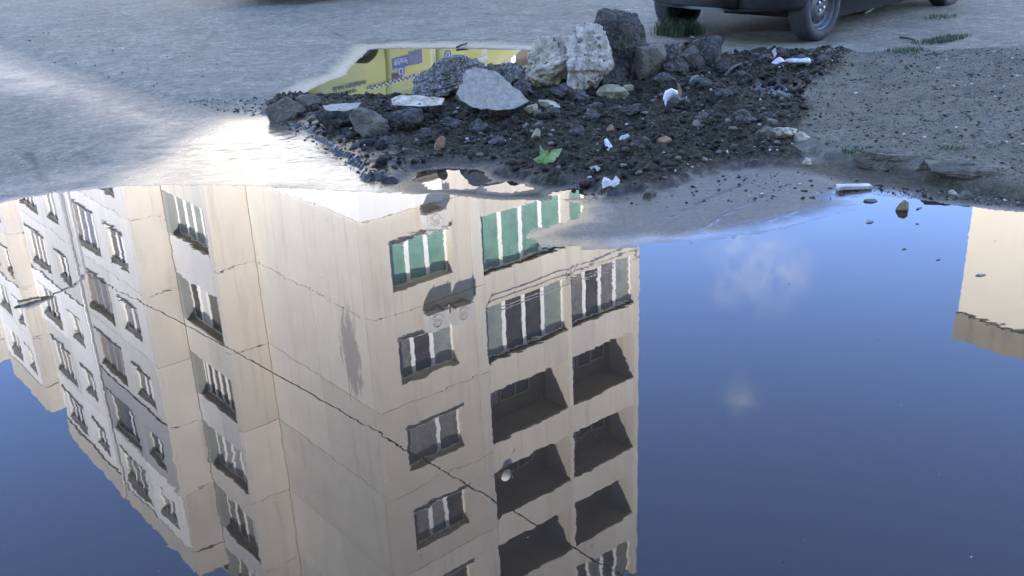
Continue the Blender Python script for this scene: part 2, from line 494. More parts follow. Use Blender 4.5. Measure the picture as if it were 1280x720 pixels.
def ground_material():
    m, n, l, b = mat('ground_asphalt_soil')
    tc = n.new('ShaderNodeTexCoord')

    def at(nm):
        a = n.new('ShaderNodeAttribute'); a.attribute_name = nm; return a.outputs['Fac']

    def noise(s, d=5, r=.6):
        z = n.new('ShaderNodeTexNoise'); z.inputs['Scale'].default_value = s; z.inputs['Detail'].default_value = d; z.inputs['Roughness'].default_value = r
        l.new(tc.outputs['Object'], z.inputs['Vector']); return z.outputs[0]

    def ramp(i, *st):
        c = n.new('ShaderNodeValToRGB')
        while len(c.color_ramp.elements) < len(st):
            c.color_ramp.elements.new(.5)
        for e, (p, col) in zip(c.color_ramp.elements, st):
            e.position = p; e.color = (*col, 1)
        l.new(i, c.inputs[0]); return c.outputs[0]

    def mix(f, a, c2, mode='MIX'):
        x = n.new('ShaderNodeMix'); x.data_type = 'RGBA'; x.blend_type = mode
        if isinstance(f, float): x.inputs['Factor'].default_value = f
        else: l.new(f, x.inputs['Factor'])
        for k, v in ((6, a), (7, c2)):
            if isinstance(v, tuple): x.inputs[k].default_value = (*v, 1)
            else: l.new(v, x.inputs[k])
        return x.outputs[2]

    def math_(op, a, c2=None):
        x = n.new('ShaderNodeMath'); x.operation = op
        for k, v in ((0, a), (1, c2)):
            if v is None: continue
            if isinstance(v, (int, float)): x.inputs[k].default_value = v
            else: l.new(v, x.inputs[k])
        return x.outputs[0]
    fine = noise(210., 3, .7)
    mid = noise(26., 5)
    big = noise(1.3, 4)
    vor = n.new('ShaderNodeTexVoronoi'); vor.inputs['Scale'].default_value = 85.
    l.new(tc.outputs['Object'], vor.inputs['Vector'])
    vor2 = n.new('ShaderNodeTexVoronoi'); vor2.inputs['Scale'].default_value = 34.
    l.new(tc.outputs['Object'], vor2.inputs['Vector'])
    grain = noise(36., 6, .85)
    patchy = noise(4.5, 6, .65)
    asph = ramp(grain, (.34, (.030, .026, .022)), (.46, (.105, .094, .081)), (.55, (.14, .126, .108)), (.67, (.34, .31, .27)))
    asph = mix(math_('MULTIPLY', fine, .25), asph, (.15, .135, .116))
    asph = mix(ramp(patchy, (.35, (.55, .55, .55)), (.65, (0, 0, 0))), asph, (.075, .068, .060))
    asph = mix(math_('MULTIPLY', big, .5), asph, (.145, .130, .112))
    newer = ramp(grain, (.34, (.055, .050, .044)), (.46, (.125, .115, .102)), (.56, (.158, .146, .130)), (.68, (.30, .28, .25)))
    newer = mix(ramp(noise(2.2, 6, .75), (.40, (.8, .8, .8)), (.60, (0, 0, 0))), newer, (.098, .090, .080))
    newer = mix(ramp(noise(9., 6, .7), (.60, (0, 0, 0)), (.72, (.55, .55, .55))), newer, (.055, .055, .056))
    blot = ramp(noise(11., 5, .75), (.35, (.72, .72, .72)), (.5, (1, 1, 1)), (.66, (1.3, 1.3, 1.3)))
    c = mix(1.0, mix(at('patch'), asph, newer), blot, 'MULTIPLY')
    gr = mix(vor.outputs['Color'], (.098, .090, .075), (.22, .203, .172))
    gr = mix(.55, gr, ramp(vor2.outputs['Distance'], (.1, (.18, .165, .14)), (.5, (.08, .073, .062))))
    gr = mix(ramp(mid, (.35, (0, 0, 0)), (.60, (1, 1, 1))), gr, (.125, .115, .097))
    gr = mix(ramp(patchy, (.38, (.85, .85, .85)), (.62, (0, 0, 0))), gr, (.085, .078, .066))
    gravel = math_('MULTIPLY', at('grav'), ramp(noise(6., 5, .7), (.25, (.55, .55, .55)), (.5, (1, 1, 1))))
    c = mix(gravel, c, gr)
    c = mix(at('sand'), c, mix(mid, (.17, .145, .112), (.38, .33, .26)))
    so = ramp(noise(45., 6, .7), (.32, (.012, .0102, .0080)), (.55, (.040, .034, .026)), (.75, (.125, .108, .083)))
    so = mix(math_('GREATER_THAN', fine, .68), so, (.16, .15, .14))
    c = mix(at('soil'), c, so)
    c = mix(1.0, c, (1.45, 1.46, 1.20), 'MULTIPLY')
    wet = at('wet')
    wc = mix(.62, c, (.0, .0, .0))
    c = mix(wet, c, wc)
    l.new(c, b.inputs['Base Color'])
    # roughness falls with the water film; grains stick out of it
    wn_ = math_('MULTIPLY', wet, ramp(noise(60., 5, .7), (.25, (.75, .75, .75)), (.6, (1, 1, 1))))
    rg = n.new('ShaderNodeMapRange'); rg.inputs['To Min'].default_value = .80; rg.inputs['To Max'].default_value = .07
    l.new(wn_, rg.inputs['Value'])
    l.new(rg.outputs[0], b.inputs['Roughness'])
    b.inputs['IOR'].default_value = 1.40
    sg = n.new('ShaderNodeMapRange'); sg.inputs['To Min'].default_value = .12; sg.inputs['To Max'].default_value = .5
    l.new(wet, sg.inputs['Value']); l.new(sg.outputs[0], b.inputs['Specular IOR Level'])
    # relief
    h = math_('ADD', math_('MULTIPLY', grain, .9), math_('MULTIPLY', mid, .8))
    hv = math_('MULTIPLY', vor.outputs['Distance'], math_('MULTIPLY', at('grav'), -2.2))
    h = math_('ADD', h, hv)
    h = math_('ADD', h, math_('MULTIPLY', noise(70., 5, .7), math_('MULTIPLY', at('soil'), 2.5)))
    st = n.new('ShaderNodeMapRange'); st.inputs['To Min'].default_value = .85; st.inputs['To Max'].default_value = .06
    l.new(wet, st.inputs['Value'])
    bp = n.new('ShaderNodeBump'); bp.inputs['Distance'].default_value = .012
    l.new(st.outputs[0], bp.inputs['Strength']); l.new(h, bp.inputs['Height']); l.new(bp.outputs[0], b.inputs['Normal'])
    return m


ground = build_ground()


def water_material():
    m, n, l, b = mat('puddle_water')
    b.inputs['Base Color'].default_value = (.024, .018, .011, 1)
    b.inputs['Roughness'].default_value = .0
    b.inputs['IOR'].default_value = 1.333
    tc = n.new('ShaderNodeTexCoord')
    acc = None
    # a wrinkled surface: tiny slopes from three sizes of ripples
    for (s, a, det, sx) in ((7.0, .0028, 2, .45), (24.0, .0056, 2, .5), (66.0, .0034, 1, .6)):
        mp = n.new('ShaderNodeMapping'); mp.inputs['Scale'].default_value = (sx, 1, 1)
        l.new(tc.outputs['Object'], mp.inputs['Vector'])
        z = n.new('ShaderNodeTexNoise'); z.inputs['Scale'].default_value = s; z.inputs['Detail'].default_value = det
        l.new(mp.outputs[0], z.inputs['Vector'])
        sb = n.new('ShaderNodeVectorMath'); sb.operation = 'SUBTRACT'; sb.inputs[1].default_value = (.5, .5, .5)
        l.new(z.outputs['Color'], sb.inputs[0])
        sc = n.new('ShaderNodeVectorMath'); sc.operation = 'SCALE'; sc.inputs['Scale'].default_value = a
        l.new(sb.outputs[0], sc.inputs[0])
        if acc is None: acc = sc.outputs[0]
        else:
            ad = n.new('ShaderNodeVectorMath'); l.new(acc, ad.inputs[0]); l.new(sc.outputs[0], ad.inputs[1]); acc = ad.outputs[0]
    # livelier in places
    pz = n.new('ShaderNodeTexNoise'); pz.inputs['Scale'].default_value = 1.6; pz.inputs['Detail'].default_value = 2
    l.new(tc.outputs['Object'], pz.inputs['Vector'])
    pm = n.new('ShaderNodeMapRange'); pm.inputs['From Min'].default_value = .35; pm.inputs['From Max'].default_value = .7
    pm.inputs['To Min'].default_value = .18; pm.inputs['To Max'].default_value = 1.35
    l.new(pz.outputs[0], pm.inputs['Value'])
    ps = n.new('ShaderNodeVectorMath'); ps.operation = 'SCALE'
    l.new(acc, ps.inputs[0]); l.new(pm.outputs[0], ps.inputs['Scale'])
    g = n.new('ShaderNodeVectorMath'); g.operation = 'MULTIPLY'; g.inputs[1].default_value = (1, 1, 0)
    l.new(ps.outputs[0], g.inputs[0])
    up = n.new('ShaderNodeVectorMath'); up.inputs[1].default_value = (0, 0, 1)
    l.new(g.outputs[0], up.inputs[0])
    nm = n.new('ShaderNodeVectorMath'); nm.operation = 'NORMALIZE'
    l.new(up.outputs[0], nm.inputs[0]); l.new(nm.outputs[0], b.inputs['Normal'])
    return m


WATER = water_material()
for (x0, x1, y0, y1) in ((-4.6, 4.2, .85, 6.0), (-2.4, .9, 6.7, 9.95)):
    me = bpy.data.meshes.new('puddle')
    me.from_pydata([(x0, y0, 0), (x1, y0, 0), (x1, y1, 0), (x0, y1, 0)], [], [(0, 1, 2, 3)])
    o = link('puddle', me, WATER); tag(o, kind='structure')

# ------------------------------------------------------------------ the panel block that the puddle mirrors
AZ = math.radians(50.49)
BR = math.pi / 2 - AZ
CORNER = (-3.812, 24.708, 0.)


def wall_mat(name, col, col2, streak=.55, stain=None):
    m, n, l, b = mat(name)
    tc = n.new('ShaderNodeTexCoord')
    nz = n.new('ShaderNodeTexNoise'); nz.inputs['Scale'].default_value = .9; nz.inputs['Detail'].default_value = 7; nz.inputs['Roughness'].default_value = .65
    l.new(tc.outputs['Object'], nz.inputs['Vector'])
    mp = n.new('ShaderNodeMapping'); mp.inputs['Scale'].default_value = (4, 4, .25)
    l.new(tc.outputs['Object'], mp.inputs['Vector'])
    st = n.new('ShaderNodeTexNoise'); st.inputs['Scale'].default_value = 1.2; st.inputs['Detail'].default_value = 6; st.inputs['Roughness'].default_value = .6
    l.new(mp.outputs[0], st.inputs['Vector'])
    cr = n.new('ShaderNodeValToRGB'); cr.color_ramp.elements[0].position = .3; cr.color_ramp.elements[1].position = .7
    cr.color_ramp.elements[0].color = (*col2, 1); cr.color_ramp.elements[1].color = (*col, 1)
    l.new(nz.outputs[0], cr.inputs[0])
    sr = n.new('ShaderNodeMapRange'); sr.inputs['From Min'].default_value = .53; sr.inputs['From Max'].default_value = .74; sr.inputs['To Max'].default_value = streak
    l.new(st.outputs[0], sr.inputs['Value'])
    mx = n.new('ShaderNodeMix'); mx.data_type = 'RGBA'
    l.new(sr.outputs[0], mx.inputs['Factor']); l.new(cr.outputs[0], mx.inputs[6]); mx.inputs[7].default_value = (col2[0] * .62, col2[1] * .62, col2[2] * .64, 1)
    out = mx.outputs[2]
    if stain:
        # a patch where the paint has come off, ragged and running downwards
        (sx, sy, sz, wx, wy, wz, sc) = stain
        mp2 = n.new('ShaderNodeMapping'); mp2.vector_type = 'TEXTURE'
        mp2.inputs['Location'].default_value = (sx, sy, sz); mp2.inputs['Scale'].default_value = (wx, wy, wz)
        l.new(tc.outputs['Object'], mp2.inputs['Vector'])
        ln = n.new('ShaderNodeVectorMath'); ln.operation = 'LENGTH'; l.new(mp2.outputs[0], ln.inputs[0])
        mp3 = n.new('ShaderNodeMapping'); mp3.inputs['Scale'].default_value = (5, 5, 1.1)
        l.new(tc.outputs['Object'], mp3.inputs['Vector'])
        nn = n.new('ShaderNodeTexNoise'); nn.inputs['Scale'].default_value = 1.3; nn.inputs['Detail'].default_value = 7; nn.inputs['Roughness'].default_value = .7
        l.new(mp3.outputs[0], nn.inputs['Vector'])
        ad = n.new('ShaderNodeMath'); ad.operation = 'MULTIPLY_ADD'; ad.inputs[1].default_value = 2.6; ad.inputs[2].default_value = -1.3
        l.new(nn.outputs[0], ad.inputs[0])
        a2 = n.new('ShaderNodeMath'); a2.operation = 'ADD'; l.new(ad.outputs[0], a2.inputs[0]); l.new(ln.outputs['Value'], a2.inputs[1])
        r2 = n.new('ShaderNodeMapRange'); r2.inputs['From Min'].default_value = .95; r2.inputs['From Max'].default_value = .75; r2.inputs['To Max'].default_value = .85
        l.new(a2.outputs[0], r2.inputs['Value'])
        m3 = n.new('ShaderNodeMix'); m3.data_type = 'RGBA'
        l.new(r2.outputs[0], m3.inputs['Factor']); l.new(out, m3.inputs[6]); m3.inputs[7].default_value = (*sc, 1)
        out = m3.outputs[2]
    oi = n.new('ShaderNodeObjectInfo')
    pv = n.new('ShaderNodeMapRange'); pv.inputs['To Min'].default_value = .90; pv.inputs['To Max'].default_value = 1.07
    l.new(oi.outputs['Random'], pv.inputs['Value'])
    hv = n.new('ShaderNodeHueSaturation'); l.new(out, hv.inputs['Color']); l.new(pv.outputs[0], hv.inputs['Value'])
    l.new(hv.outputs[0], b.inputs['Base Color'])
    b.inputs['Roughness'].default_value = .9
    nb = n.new('ShaderNodeTexNoise'); nb.inputs['Scale'].default_value = 60; nb.inputs['Detail'].default_value = 4
    l.new(tc.outputs['Object'], nb.inputs['Vector'])
    bp = n.new('ShaderNodeBump'); bp.inputs['Strength'].default_value = .3; bp.inputs['Distance'].default_value = .01
    l.new(nb.outputs[0], bp.inputs['Height']); l.new(bp.outputs[0], b.inputs['Normal'])
    return m


MW = {
    'beige': wall_mat('wall_beige', (0.637, 0.596, 0.519), (0.556, 0.519, 0.456)),
    'grey': wall_mat('wall_greybeige', (0.615, 0.590, 0.530), (0.534, 0.514, 0.466), stain=(0, 1.35, 10.9, .6, .55, 1.5, (.27, .26, .25))),
    'warm': wall_mat('wall_warm', (0.645, 0.600, 0.540), (0.576, 0.540, 0.490)),
    'pale': wall_mat('wall_pale', (0.592, 0.590, 0.581), (0.520, 0.521, 0.520)),
    'white': wall_mat('wall_white_insulation', (0.764, 0.765, 0.768), (0.699, 0.704, 0.710), .2),
    'blue': wall_mat('wall_bluegrey_insulation', (0.389, 0.401, 0.417), (0.352, 0.364, 0.382), .1),
    'slate': wall_mat('wall_slate', (0.291, 0.303, 0.295), (0.246, 0.257, 0.254), .2),
    'cream': wall_mat('wall_cream', (0.841, 0.790, 0.664), (0.790, 0.739, 0.620), .10),
    'dull': wall_mat('wall_dull', (0.324, 0.287, 0.235), (0.266, 0.235, 0.196)),
}
CORE = simple('building_core', (.16, .15, .14), .95)
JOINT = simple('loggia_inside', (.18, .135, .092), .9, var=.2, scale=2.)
FRAME = simple('window_frame_white', (.86, .86, .85), .45, var=.05)
FRAMEW = simple('window_frame_worn', (.36, .31, .26), .6, var=.15)
METAL = simple('drain_metal', (.42, .42, .42), .5, .3, var=.2)
PANES = {
    'teal': simple('pane_teal_curtain', (.16, .30, .25), .35, var=.18, scale=3., spec=.4),
    'dark': simple('pane_dark', (.060, .052, .045), .15, var=.5, scale=1.5),
    'grey': simple('pane_net_curtain', (.20, .19, .175), .3, var=.35, scale=5.),
    'pale': simple('pane_pale_green', (.24, .27, .25), .3, var=.2, scale=3.),
    'violet': simple('pane_violet_grey', (.165, .155, .145), .3, var=.35, scale=6.),
    'white': simple('pane_blind', (.60, .60, .58), .5, var=.1, scale=5.),
}


class Face:
    """a plane of a block: kind 'R' runs along local x at y = off (outside is -y), kind 'L' runs along local y at x = off (outside is -x)"""
    def __init__(s, root, kind, off):
        s.root, s.kind, s.off = root, kind, off

    def P(s, a, n, z):
        return (a, s.off + n, z) if s.kind == 'R' else (s.off + n, a, z)

    def boxes(s, name, m, lst, parent=None):
        mb = MB()
        for (a0, a1, n0, n1, z0, z1) in lst:
            p, q = s.P(a0, n0, z0), s.P(a1, n1, z1)
            mb.box(p[0], q[0], p[1], q[1], p[2], q[2])
        return mb.build(name, m, parent or s.root)

    def panel(s, a0, a1, z0, z1, m, hole=None, t=.33, gap=.008, proud=0., name='panel'):
        a0 += gap; a1 -= gap; z0 += gap; z1 -= gap
        if not hole:
            return s.boxes(name, m, [(a0, a1, -proud, t, z0, z1)])
        h0, h1, k0, k1 = hole
        vs, fs = [], []
        for nn in (-proud, t):
            for (a, z) in ((a0, z0), (a1, z0), (a1, z1), (a0, z1), (h0, k0), (h1, k0), (h1, k1), (h0, k1)):
                vs.append(s.P(a, nn, z))
        for i in range(4):
            j = (i + 1) % 4
            fs += [(i, j, 4 + j, 4 + i), (8 + j, 8 + i, 12 + i, 12 + j), (i, 8 + i, 8 + j, j), (4 + j, 12 + j, 12 + i, 4 + i)]
        mb = MB(); mb.add(vs, fs)
        return mb.build(name, m, s.root)

    def window(s, a0, a1, z0, z1, cuts, pane, n=.24, fm=None, w=.06, mw=.065, trans=None, name='window', alt=None):
        """frame with uprights at the fractions `cuts`, one pane object for each light"""
        fm = fm or FRAME
        L = [(a0, a1, n, n + .06, z0, z0 + w), (a0, a1, n, n + .06, z1 - w, z1), (a0, a0 + w, n, n + .06, z0 + w, z1 - w), (a1 - w, a1, n, n + .06, z0 + w, z1 - w)]
        ed = [a0 + w]
        for c in cuts:
            x = a0 + (a1 - a0) * c
            L.append((x - mw, x + mw, n - .006, n + .055, z0 + w, z1 - w)); ed += [x - mw, x + mw]
        ed.append(a1 - w)
        o = s.boxes(name, fm, L)
        for i in range(0, len(ed), 2):
            pm = PANES[pane if not alt else (alt[(i // 2) % len(alt)])]
            s.boxes('pane', pm, [(ed[i], ed[i + 1], n + .022, n + .036, z0 + w, z1 - w)], o)
        return o

    def sill(s, a0, a1, z, m=None):
        return s.boxes('window_sill', m or METAL, [(a0 - .04, a1 + .04, -.06, .12, z - .028, z - .003)])


def build_block():
    root = empty('apartment_block', CORNER, BR)
    tag(root, 'tall beige panel apartment block with stepped facade, mirrored upside down across the large puddle', 'building')
    rr = random.Random(5)
    S = [.95 + 2.8413 * k for k in range(9)]      # 0.95 ... 23.68
    TOP = S[8]
    V1, V2, V3, V4, V5 = 6.73, 10.31, 24.7, 30.4, 37.
    U1, U2, U3, U4 = -1.345, -2.486, -3.15, -3.75
    UE, VE = 10.52, 14.0
    # --- the bulk behind the panels
    mb = MB()
    mb.box(.34, 3.6, .34, V2 + .5, .02, TOP + .1)
    mb.box(3.6, UE - .2, 1.32, VE, .02, TOP + .1)
    mb.build('core', CORE, root)
    MB().box(U1 + .48, .34, V1 + .34, V2 + .5, .02, TOP + .1).build('core', CORE, root)
    MB().box(U2 + .34, 6.0, V2 + .34, V3 + .5, .02, 21.5).build('core', CORE, root)
    MB().box(U3 + .34, 6.0, V3 + .34, V4 + .5, .02, 19.7).build('core', CORE, root)
    MB().box(U4 + .34, 6.0, V4 + .34, V5, .02, 19.0).build('core', CORE, root)
    # --- right hand face
    R = Face(root, 'R', 0.)
    for (a0, a1) in ((0, 3.5),):
        R.panel(a0, a1, 0, S[0], MW['dull'], proud=.03)
    R.panel(3.5, UE, 0, S[0] - .25, MW['dull'], proud=.03)
    bays = ((3.87, 7.18), (7.36, 10.30))
    for f in range(8):
        z0, z1 = S[f], S[f + 1]
        wz0, wz1 = z0 + .80, z0 + 2.18
        R.panel(0, 3.5, z0, z1, MW['beige'], hole=(.75, 2.80, wz0, wz1))
        R.sill(.75, 2.80, wz0)
        kind = {2: 'teal', 3: 'grey', 4: 'violet', 5: 'grey', 6: 'dark', 7: 'dark'}.get(f, 'dark')
        cuts = {2: (.34, .66), 3: (.30, .63), 4: (.62,), 5: (.36, .66)}.get(f, (.5,))
        R.window(.75, 2.80, wz0, wz1, cuts, kind, alt={3: ['violet', 'dark', 'pale'], 5: ['violet', 'grey', 'dark']}.get(f))
        R.panel(3.5, 3.87, z0, z1, MW['grey'], t=.3, proud=.04, name='pilaster')
        # loggias
        R.boxes('loggia_slab', MW['dull'], [(3.88, UE - .22, .10, 1.31, z0 - .17, z0 - .01)])
        for bi, (b0, b1) in enumerate(bays):
            cut = [b0, b0 + (b1 - b0) * .36, b0 + (b1 - b0) * .69, b1]
            for k in range(3):
                R.panel(cut[k], cut[k + 1], z0 - .25, z0 + .80, MW['beige'], t=.09, proud=-.005 + .004 * rr.random(), name='balustrade_panel')
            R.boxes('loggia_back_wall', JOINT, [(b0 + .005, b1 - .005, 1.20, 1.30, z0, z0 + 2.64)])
            R.boxes('balcony_door', FRAMEW, [(b0 + .5, b0 + 1.25, 1.165, 1.197, z0 + .02, z0 + 2.05)])
            R.window(b0 + 1.3, b0 + 2.6, z0 + .85, z0 + 2.05, (.5,), 'dark', n=1.14, fm=FRAMEW, w=.05, mw=.03)
            glazed = (f == 2 or f == 3 or (f == 7 and bi == 1) or (f == 0 and bi == 0))
            if glazed:
                kind = 'teal' if f == 2 else 'dark'
                alt = {(2, 0): ['teal'], (2, 1): ['teal', 'dark'], (3, 0): ['pale', 'dark', 'dark', 'pale'], (3, 1): ['violet', 'dark', 'violet', 'pale']}.get((f, bi), ['dark', 'violet'])
                R.window(b0 + .005, b1 - .005, z0 + .82, z0 + 2.57, (.26, .50, .74), kind, n=.20, w=.06, mw=.065, alt=alt, name='loggia_glazing')
        R.panel(7.18, 7.36, z0 - .25, z1 - .25, MW['warm'], t=1.25, proud=.02, gap=.003, name='loggia_side_wall')
        R.panel(10.30, UE, z0 - .25, z1 - .25, MW['warm'], t=1.25, proud=.02, gap=.003, name='loggia_side_wall')
    # washing line shelf in front of the glazed loggias
    for (b0, b1) in bays:
        R.boxes('drying_rack', METAL, [(b0 - .05, b1 + .05, -.30, -.28, S[3] + .86, S[3] + .88), (b0 - .05, b1 + .05, -.16, -.145, S[3] + .84, S[3] + .86), (b0, b0 + .03, -.30, .0, S[3] + .82, S[3] + .84), (b1 - .03, b1, -.30, .0, S[3] + .82, S[3] + .84)])
    R.panel(0, UE, TOP, TOP + 1.0, MW['beige'], t=.25, proud=.05, name='parapet')
    # side away from the viewer
    MB().box(UE - .195, UE - .002, 1.27, VE, .0, TOP + .9).build('wall', MW['grey'], root)
    MB().box(.3, UE - .2, VE + .003, VE + .2, .0, TOP + .9).build('wall', MW['grey'], root)
    MB().box(-.9, UE - .3, .4, VE - .3, TOP + .11, TOP + .3).build('roof', MW['dull'], root)
    # --- blank gable wall
    L0 = Face(root, 'L', 0.)
    L0.panel(.37, V1, 0, S[0], MW['dull'], proud=.03)
    for f in range(8):
        m = MW['pale'] if f == 7 else MW['grey']
        L0.panel(.34, 3.3, S[f], S[f + 1], m)
        L0.panel(3.3, V1, S[f], S[f + 1], m)
    L0.panel(.34, V1, TOP, TOP + 1.0, MW['beige'], t=.25, proud=.05, name='parapet')
    # white insulation of one flat, wrapped round the corner
    z0, z1 = S[1], S[2] - .06
    R.panel(-.11, 2.55, z0, z1, MW['white'], hole=(.78, 2.5, z0 + .82, z0 + 2.16), t=-.004, proud=.11, name='insulation')
    L0.boxes('insulation', MW['white'], [(-.003, V1 - .02, -.11, -.004, z0 + .012, z1 - .012)])
    # --- first step
    def step(v, ua, ub, rows, m, top):
        F = Face(root, 'R', v)
        zz = [0.] + rows
        for k in range(len(zz) - 1):
            mm = m if zz[k] > .5 else MW['dull']
            F.panel(ua, ub - .0, zz[k], zz[k + 1], mm, gap=.010)
        F.panel(ua, ub, zz[-1], top, MW['beige'], t=.25, proud=.03, name='parapet')
    step(V1, U1, -.003, S, MW['warm'], TOP + 1.0)
    # --- loggia strip of the first step
    L1 = Face(root, 'L', U1)
    OP = [(1.75, 3.3), (4.6, 6.2), (7.5, 9.03), (10.45, 12.1), (13.38, 15.0), (16.15, 17.86), (18.86, 20.74), (21.7, 23.4)]
    prev = .02
    spec = [('dark', (.33, .66)), ('grey', (.5,)), ('pale', (.28, .52, .74)), ('dark', (.22, .52, .76)), ('dark', (.2, .37, .55, .73, .9)), ('pale', (.3, .55, .78)), ('dark', (.25, .5, .75)), ('grey', (.33, .66))]
    for k, (z0, z1) in enumerate(OP):
        c1 = 7.0 + 1.5
        for (q0, q1) in ((V1 + .34, c1), (c1, V2)):
            L1.panel(q0, q1, prev, z0, MW['pale'] if k % 2 else MW['grey'], t=.10, proud=-.03, name='balustrade_panel')
        L1.window(V1 + .42, V2 - .3, z0 + .003, z1 - .003, spec[k][1], spec[k][0], n=.32, mw=.075, name='loggia_glazing', alt={3: ['grey', 'dark', 'white', 'dark'], 6: ['dark', 'grey']}.get(k))
        L1.boxes('jamb', MW['slate'], [(V1 + .345, V1 + .42, .02, .46, z0 + .003, z1 - .003), (V2 - .3, V2 - .005, .02, .46, z0 + .003, z1 - .003)])
        L1.boxes('loggia_slab', MW['dull'], [(V1 + .35, V2, .12, .46, z1, z1 + .12)])
        prev = z1
    L1.panel(V1 + .34, V2, prev, TOP + 1.0, MW['beige'], t=.25, name='parapet')
    # --- second step and the long face with two kinds of windows
    Q = [.3, 2.95, 5.62, 8.30, 10.97, 13.63, 16.08, 18.86, 21.45]
    step(V2, U2, U1 + .02, Q, MW['warm'], 22.5)
    L2 = Face(root, 'L', U2)
    smal = [(1.1, 2.4), (3.75, 5.05), (6.42, 7.75), (9.08, 10.40), (11.79, 13.06), (14.47, 15.75), (17.04, 18.30), (19.72, 20.95)]
    wide = [(1.0, 2.6), (3.6, 5.3), (6.25, 8.0), (8.92, 10.6), (11.62, 13.30), (14.25, 15.85), (16.95, 18.72), (19.66, 21.2)]
    for k in range(8):
        z0, z1 = Q[k], Q[k + 1]
        ma = MW['blue'] if k == 6 else (MW['white'] if k == 7 else MW['pale'])
        a, b_ = smal[k]
        L2.panel(V2 + .34, 13.7, z0, z1, ma, hole=(11.42, 13.2, a, b_), proud=.05 if k in (6, 7) else 0.)
        L2.window(11.42, 13.2, a, b_, (.33, .60) if k % 2 else (.55,), ['dark', 'grey', 'violet'][k % 3], n=.15); L2.sill(11.42, 13.2, a)
        L2.panel(18.7 - 1.2, 21.0, z0, z1, MW['white'] if k >= 5 else MW['pale'], hole=(18.75, 20.35, a, b_), proud=.04 if k == 5 else 0.)
        L2.window(18.75, 20.35, a, b_, (.6,), ['violet', 'dark', 'grey'][k % 3], n=.15); L2.sill(18.75, 20.35, a)
        a, b_ = wide[k]
        L2.panel(13.7, 17.5, z0, z1, ma, hole=(14.15, 17.05, a, b_), proud=.03 if k in (6, 7) else 0.)
        L2.window(14.15, 17.05, a, b_, (.25, .5, .75) if k != 6 else (.35,), 'violet' if k != 6 else 'dark', mw=.035, fm=FRAMEW if k in (4, 5) else FRAME, name='loggia_glazing', n=.15); L2.sill(14.15, 17.05, a)
        L2.panel(21.0, V3, z0, z1, MW['white'] if k in (5, 7) else MW['pale'], hole=(21.55, 24.3, a, b_), proud=.05 if k == 5 else 0.)
        L2.window(21.55, 24.3, a, b_, (.3, .52, .75), ['violet', 'dark'][k % 2], mw=.045, name='loggia_glazing', n=.15); L2.sill(21.55, 24.3, a)
    L2.panel(V2 + .34, V3, 0, Q[0], MW['dull'])
    L2.panel(V2 + .34, V3, 21.45, 22.5, MW['beige'], t=.25, proud=.06, name='parapet')
    mb = MB(); mb.tube([(U2 - .12, 17.28, .1), (U2 - .12, 17.28, 22.3)], .055, 8); mb.build('drain_pipe', METAL, root, True)
    MB().box(U2 + .3, 6., V2 + .7, V3 + .2, 21.51, 21.8).build('roof', MW['dull'], root)
    # --- third and fourth steps
    T = [1.9, 4.45, 7.0, 9.55, 12.1, 14.65, 17.05, 19.62]
    step(V3, U3, U2 + .02, T, MW['warm'], 20.9)
    L3 = Face(root, 'L', U3)
    L3.panel(V3 + .34, V4, 0, T[0], MW['dull'])
    for k in range(7):
        z0, z1 = T[k], T[k + 1]
        m = [MW['pale'], MW['beige'], MW['pale'], MW['pale'], MW['beige'], MW['white'], MW['white']][k]
        L3.panel(V3 + .34, 27.0, z0, z1, m, hole=(25.35, 26.6, z0 + .8, z0 + 2.1), proud=.04 if k > 4 else 0)
        L3.window(25.35, 26.6, z0 + .8, z0 + 2.1, (.55,), ['dark', 'violet'][k % 2], n=.15); L3.sill(25.35, 26.6, z0 + .8)
        L3.panel(27.0, V4, z0, z1, m, hole=(27.5, 29.7, z0 + .75, z0 + 2.2), proud=.04 if k > 4 else 0)
        L3.window(27.5, 29.7, z0 + .75, z0 + 2.2, (.3, .65), ['violet', 'dark', 'grey'][k % 3], n=.15)
    L3.panel(V3 + .34, V4, T[-1], 20.9, MW['beige'], t=.25, proud=.06, name='parapet')
    T4 = [1.2, 3.75, 6.3, 8.85, 11.4, 13.95, 16.4, 18.9]
    step(V4, U4, U3 + .02, T4, MW['warm'], 20.0)
    L4 = Face(root, 'L', U4)
    L4.panel(V4 + .34, V5, 0, T4[0], MW['dull'])
    for k in range(7):
        z0, z1 = T4[k], T4[k + 1]
        L4.panel(V4 + .34, V5, z0, z1, MW['pale'], hole=(31.5, 33.6, z0 + .8, z0 + 2.1))
        L4.window(31.5, 33.6, z0 + .8, z0 + 2.1, (.5,), ['dark', 'violet'][k % 2], n=.15); L4.sill(31.5, 33.6, z0 + .8)
    L4.panel(V4 + .34, V5, T4[-1], 20.0, MW['beige'], t=.25, proud=.06, name='parapet')
    return root


block = build_block()


def on_block(u, v, z):
    c, s = math.cos(BR), math.sin(BR)
    return (CORNER[0] + u * c - v * s, CORNER[1] + u * s + v * c, z)


def build_cream():
    root = empty('cream_building', (15.82, 32.338, 0), BR)
    tag(root, 'cream building with grey parapet band, its blank wall mirrored at the right of the puddle', 'building')
    F = Face(root, 'L', 0.)
    F.boxes('wall', MW['cream'], [(-18., 0, 0, 12, .0, 13.5)])
    F.boxes('parapet', MW['dull'], [(-18.08, .06, -.07, 12.05, 13.503, 14.47)])
    F.boxes('roof', MW['dull'], [(-17.8, -.2, .2, 11.8, 14.475, 14.5)])
    for k in range(4):
        for a in (-8.5, -12.5, -16.5):
            F.boxes('window_surround', MW['white'], [(a - .08, a + 1.58, -.03, -.004, 1.9 + 2.9 * k, 3.5 + 2.9 * k)])
            F.window(a, a + 1.5, 2.0 + 2.9 * k, 3.4 + 2.9 * k, (.5,), 'dark', n=-.095)
    return root


build_cream()


